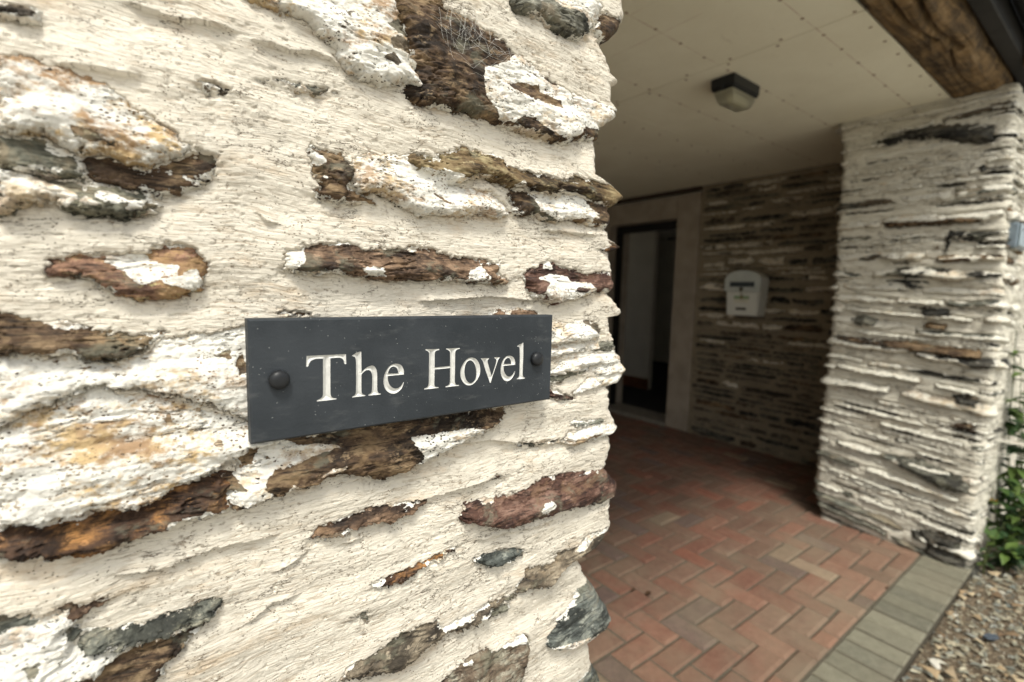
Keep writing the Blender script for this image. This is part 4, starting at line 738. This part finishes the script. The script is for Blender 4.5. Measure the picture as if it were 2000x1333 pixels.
# ------------------------------------------------------------------ bulkhead lamp
m_glass = NB('ribbed_glass'); g = m_glass; g.b.inputs['Transmission Weight'].default_value = .8; g.b.inputs['IOR'].default_value = 1.45
m_glass = g.done((.62, .60, .48), g.bump(g.noise(1, g.map((90, 90, 90)), 2), .003), .28)
LX, LY = 2.308, 1.318
lamp = thing('bulkhead_lamp', 'small black bulkhead lamp with a faceted glass cover on the ceiling', 'lamp', (LX, LY, CZ))
def frus(bm, lv):
    R = [[bm.verts.new((LX+sx*hx, LY+sy*hy, CZ-h)) for sx, sy in ((-1, -1), (-1+2*c, -1), (1-2*c, -1), (1, -1), (1, 1), (1-2*c, 1), (-1+2*c, 1), (-1, 1))] for hx, hy, h, c in lv]
    for A, B in zip(R, R[1:]):
        for k in range(8): bm.faces.new((A[k], A[(k+1) % 8], B[(k+1) % 8], B[k]))
    bm.faces.new(R[0][::-1]); bm.faces.new(R[-1])
bm = bmesh.new(); frus(bm, [(.114, .056, 0, .1), (.116, .058, .004, .1), (.116, .058, .044, .1), (.110, .052, .048, .1)]); bm_obj('base', bm, m_black, lamp)
bm = bmesh.new(); frus(bm, [(.112, .054, .0485, .1), (.114, .056, .053, .1), (.106, .048, .058, .1)]); bm_obj('rim', bm, m_black, lamp)
bm = bmesh.new(); frus(bm, [(.104, .047, .0585, .1), (.099, .044, .078, .1), (.078, .036, .108, .1), (.070, .030, .112, .1)]); bm_obj('glass_cover', bm, m_glass, lamp)
bm = bmesh.new(); tube(bm, [(LX-.07, LY, CZ-.076), (LX-.066, LY, CZ-.076), (LX+.066, LY, CZ-.076), (LX+.07, LY, CZ-.076)], .016, None, 12); bm_obj('bulb', bm, plain('bulb_white', (.78, .75, .6), .4), lamp, True)
for sx in (-1, 1):
    bm = bmesh.new(); lathe(bm, [(.010, -.040), (.010, -.056), (.006, -.060)], 8, Matrix.Translation((LX+sx*.119, LY, CZ))); bm_obj('lug', bm, m_black, lamp)

# ------------------------------------------------------------------ mailbox on the back wall
m_mb = plain('mailbox_white', (.66, .66, .61), .4, .05, 12); m_mg = plain('mailbox_hood', (.50, .53, .50), .4, .06, 12)
MX = BWX-.012
mb = thing('mailbox', 'white wall mailbox with rounded top and keys in its lock', 'mailbox', (MX, 2.15, -.16))
MYC, MW, MB, MT = 2.125, .150, -.160, .125
def arch(y_half, zb, zt, rise, taper=.88, n=14):
    P = [(MYC+y_half*taper, zb), (MYC+y_half, zt)]
    for i in range(1, n): t = math.pi*i/n; P.append((MYC+y_half*math.cos(t), zt+rise*math.sin(t)))
    return P+[(MYC-y_half, zt), (MYC-y_half*taper, zb)]
bm = bmesh.new(); prism(bm, [(MX, y_, z_) for y_, z_ in arch(MW, MB, MT+.012, .078)], (-.135, 0, 0)); bmesh.ops.bevel(bm, geom=[e for e in bm.edges], offset=.004, segments=2, affect='EDGES'); bm_obj('body', bm, m_mb, mb)
MF = MX-.135
bm = bmesh.new(); prism(bm, [(MF-.0005, y_, z_) for y_, z_ in arch(MW+.006, .045, MT+.014, .082, 1.)], (-.020, 0, 0)); bmesh.ops.bevel(bm, geom=[e for e in bm.edges], offset=.003, segments=1, affect='EDGES'); hood = bm_obj('hood', bm, m_mg, mb)
box('letter_slot', MF-.024, MF-.0208, MYC-.105, MYC+.105, .082, .125, plain('slot_dark', (.035, .045, .05), .3), mb)
box('slot_flap', MF-.027, MF-.0212, MYC-.112, MYC+.112, .1265, .140, m_mg, mb, .001)
bm = bmesh.new(); prism(bm, [(MF-.0005, MYC+.135, .040), (MF-.0005, MYC+.122, -.150), (MF-.0005, MYC-.122, -.150), (MF-.0005, MYC-.135, .040)], (-.010, 0, 0)); bmesh.ops.bevel(bm, geom=list(bm.edges), offset=.003, segments=1, affect='EDGES'); dr = bm_obj('door', bm, m_mb, mb)
bm = bmesh.new(); MM = Matrix.Translation((MF-.0205, MYC+.004, .064)) @ Matrix.Rotation(-math.pi/2, 4, 'Y'); lathe(bm, [(.016, 0), (.016, .006), (.008, .008)], 16, MM); bm_obj('lock', bm, plain('brass_dark', (.06, .05, .035), .3, metal=.8), mb, True)
bm = bmesh.new(); add_box(bm, MF-.037, MF-.0295, MYC+.001, MYC+.006, .045, .068); tube(bm, [(MF-.034, MYC, .046), (MF-.036, MYC-.004, .030), (MF-.030, MYC-.006, .018)], .002); add_box(bm, MF-.032, MF-.028, MYC-.018, MYC+.002, -.022, .018, .002); bm_obj('key', bm, plain('key_metal', (.22, .18, .11), .35, metal=.7), mb)
box('notice', MF-.0125, MF-.0108, MYC-.062, MYC+.066, -.050, .006, plain('paper', (.62, .60, .50), .7), mb); box('notice_band', MF-.0140, MF-.0128, MYC-.062, MYC+.066, -.017, .006, plain('green_print', (.22, .34, .18), .7), mb)
box('finger_slot', MF-.0135, MF-.0108, MYC-.045, MYC+.045, -.112, -.092, plain('slot_brown', (.03, .024, .014), .5), mb, .001)

# ------------------------------------------------------------------ small grey box on the pier's outer face
wb = thing('wall_box', 'small blue grey box screwed to the outer face of the far pier', 'junction box', (3.42, .45, .32))
m_wb = plain('box_grey', (.17, .21, .24), .4, .1, 30)
box('case', 3.315, 3.56, .428, .475, .265, .385, m_wb, wb, .006); box('lid', 3.322, 3.553, .418, .4275, .272, .378, plain('lid_grey', (.30, .36, .39), .35, .1, 30), wb, .004)
bm = bmesh.new(); lathe(bm, [(.006, 0), (.005, .003)], 8, Matrix.Translation((3.35, .418, .35)) @ Matrix.Rotation(math.pi/2, 4, 'X')); bm_obj('screw', bm, m_black, wb)

# ================================================================== gravel, litter, plants
def chips(n, x0, x1, y0, y1, s0, s1, seed, flat=.35, zoff=0.):
    r = np.random.RandomState(seed); T = np.array([(1, 0, -.4), (-.6, .8, -.4), (-.6, -.8, -.3), (.25, .15, .6), (-.4, .1, .5)]); F = np.array([(0, 1, 3), (1, 2, 4), (2, 0, 3), (1, 4, 3), (2, 3, 4), (0, 2, 1)])
    V = []; Q = []
    for i in range(n):
        s = s0*(s1/s0)**(r.rand()**1.8); a = r.rand()*6.28; t = T*(1+.35*r.randn(5, 3))*[1, .65, flat]*s
        tx = r.randn()*.35; R = np.array([[math.cos(a), -math.sin(a), 0], [math.sin(a), math.cos(a), 0], [0, 0, 1]]) @ np.array([[1, 0, 0], [0, math.cos(tx), -math.sin(tx)], [0, math.sin(tx), math.cos(tx)]])
        V.append(t @ R.T+[r.uniform(x0, x1), r.uniform(y0, y1), GZ-.030+zoff+s*.22+r.rand()*.006]); Q.append(F+5*i)
    return mesh_np('gravel', np.concatenate(V), np.concatenate(Q), False)
b = NB('gravel_mix'); gi = b.n('ShaderNodeNewGeometry').outputs['Random Per Island']
GCOL = b.ramp(gi, [(0., (.10, .115, .11)), (.2, (.26, .26, .20)), (.4, (.44, .40, .29)), (.55, (.18, .15, .095)), (.7, (.50, .46, .34)), (.85, (.15, .175, .165)), (1., (.58, .56, .47))])
m_grav = b.done(b.mix(b.math('MULTIPLY', b.noise(200), .4), GCOL, (.12, .095, .065)), b.bump(b.noise(350), .002), .85)
tag(link('gravel', chips(9000, 1.6, 4.6, -.35, .425, .004, .026, 1), m_grav), kind='stuff')
tag(link('gravel', chips(5000, -1.5, 1.6, -1.2, .40, .006, .022, 2), m_grav), kind='stuff')
b = NB('bark_mix'); gi = b.n('ShaderNodeNewGeometry').outputs['Random Per Island']
m_bark = b.done(b.ramp(gi, [(0., (.10, .065, .04)), (.4, (.28, .20, .115)), (.7, (.42, .34, .22)), (1., (.16, .115, .07))]), None, .9)
tag(link('bark_litter', chips(420, 2.0, 4.4, -.30, .42, .010, .040, 3, .14, .006), m_bark), kind='stuff')
def shard(x, y, s, ang, mat, label):
    bm = bmesh.new(); P = [(1, .1), (.6, .5), (-.2, .55), (-1, .25), (-.9, -.3), (0, -.5), (.7, -.4)]
    prism(bm, [(x+s*(p*math.cos(ang)-q*math.sin(ang)), y+s*(p*math.sin(ang)+q*math.cos(ang)), GZ-.018) for p, q in P], (0, 0, s*.28)); bmesh.ops.bevel(bm, geom=list(bm.edges), offset=s*.07, segments=1, affect='EDGES')
    return tag(bm_obj('slate_shard', bm, mat), label, 'stone')
shard(2.68, .275, .032, -.5, plain('shard_blue', (.065, .08, .10), .5, .2, 60, .002), 'dark blue grey slate shard lying on the gravel')
shard(2.30, .37, .028, .5, plain('shard_pale', (.55, .52, .45), .7, .1, 60, .002), 'pale stone chip lying on the gravel next to the border paving')
# fallen leaves on the paving
m_lf = plain('dry_leaf', (.10, .055, .03), .8, .3, 90)
for i, (x, y, s, lab) in enumerate(((1.74, 1.24, .022, 'larger crumpled brown leaf of the pair on the brick paving'), (1.71, 1.30, .014, 'smaller dry leaf scrap of the pair on the brick paving'), (2.70, .628, .012, 'tiny brown leaf scrap at the edge of the grey border'))):
    bm = bmesh.new(); vs_ = [bm.verts.new((x+s*p, y+s*q, GZ+.004+s*h)) for p, q, h in ((-1, 0, .1), (-.3, .55, .45), (.6, .4, .3), (1, 0, .05), (.4, -.5, .5), (-.5, -.4, .3), (0, 0, .1))]
    for k in range(6): bm.faces.new((vs_[k], vs_[(k+1) % 6], vs_[6]))
    bmesh.ops.solidify(bm, geom=list(bm.faces), thickness=.0006)
    tag(bm_obj('fallen_leaf', bm, m_lf), lab, 'leaf')
LEAF = []
for cv in (.15, .35, .5):
    V = []; F = []; ks = np.linspace(0, 1, 6); wd = [.02, .24, .33, .28, .15, .0]
    for k, t in enumerate(ks):
        for sgn in (-1, 0, 1): V.append((sgn*wd[k]*.8, t, -cv*t*t+abs(sgn)*wd[k]*.25))
    for k in range(5):
        for c0 in (0, 1): q = 3*k+c0; F.append((q, q+1, q+4, q+3))
    LEAF.append(mesh_np('leaf', np.array(V), np.array(F), True))
m_leaf = [plain('leaf_green', (.045, .085, .020), .5, .35, 60), plain('leaf_bright', (.085, .135, .030), .5, .3, 60), plain('leaf_dark', (.022, .05, .016), .5, .3, 60)]
LM = []
for q in LEAF:
    for m in m_leaf: c = q.copy(); c.materials.append(m); LM.append(c)
m_stem = plain('plant_stem', (.07, .085, .03), .7); m_flow = plain('yellow_petal', (.75, .48, .02), .5)
def plant(name, label, cat, x, y, h, ns, nl, ls, seed, lean=(0, 0), spread=.12, z0=0., flowers=0, group=None):
    r = random.Random(seed); t = thing(name, label, cat, (x, y, GZ-.03), group); bm = bmesh.new(); tips = []
    for s in range(ns):
        a = r.uniform(0, 6.28); sp = spread*r.uniform(.3, 1); hh = h*r.uniform(.55, 1.)
        P = [Vector((x+lean[0]*k*k+math.cos(a)*sp*k*(.5+.5*k), min(.44, y+lean[1]*k*k+math.sin(a)*sp*k*(.5+.5*k)), GZ-.03+z0+(hh-z0)*k*(1-.18*k))) for k in np.linspace(0, 1, 7)]
        tube(bm, P, .003, .0012, 5); tips.append(P)
    bm_obj('stem', bm, m_stem, t)
    for i in range(nl):
        P = r.choice(tips); k = r.uniform(.15, 1.)*6; j = min(5, int(k)); p = P[j].lerp(P[j+1], k-j)
        o = link('leaf', r.choice(LM), None, t); s = ls*r.uniform(.6, 1.2)
        o.matrix_world = Matrix.Translation(p) @ Matrix.Rotation(r.uniform(0, 6.28), 4, 'Z') @ Matrix.Rotation(r.uniform(-.3, .9), 4, 'X') @ Matrix.Diagonal((s, s, s, 1))
    for i in range(flowers):
        p = r.choice(tips)[-1]; bm = bmesh.new()
        for k in range(6):
            a = k*math.pi/3; v = [bm.verts.new(p+Vector((math.cos(a+q)*rr, math.sin(a+q)*rr, hz))) for q, rr, hz in ((0, .003, 0), (-.35, .02, .008), (0, .028, .010), (.35, .02, .008))]; bm.faces.new(v)
        bmesh.ops.solidify(bm, geom=list(bm.faces), thickness=.0012); bm_obj('flower', bm, m_flow, t)
    return t
plant('flowering_weed', 'leafy green weed with yellow flowers against the pier foot', 'plant', 3.62, .37, .62, 9, 90, .085, 1, (.0, -.04), .20, 0, 3)
plant('leafy_weed', 'low bright green weed nearest the corner of the grey paving', 'plant', 3.44, .33, .30, 10, 80, .075, 2, (.0, -.02), .15)
plant('leafy_weed', 'dense leafy weed growing behind the yellow flowering one', 'plant', 3.95, .34, .50, 10, 90, .09, 3, (-.05, -.02), .22)
plant('seedling_weed', 'thin pale weed standing close to the pier corner', 'plant', 3.33, .40, .34, 3, 16, .050, 4, (0, -.02), .05)
plant('climbing_shrub', 'tall leafy climber up the outer face of the far pier', 'plant', 3.95, .39, 1.66, 10, 120, .10, 5, (-.22, 0), .16, 0)
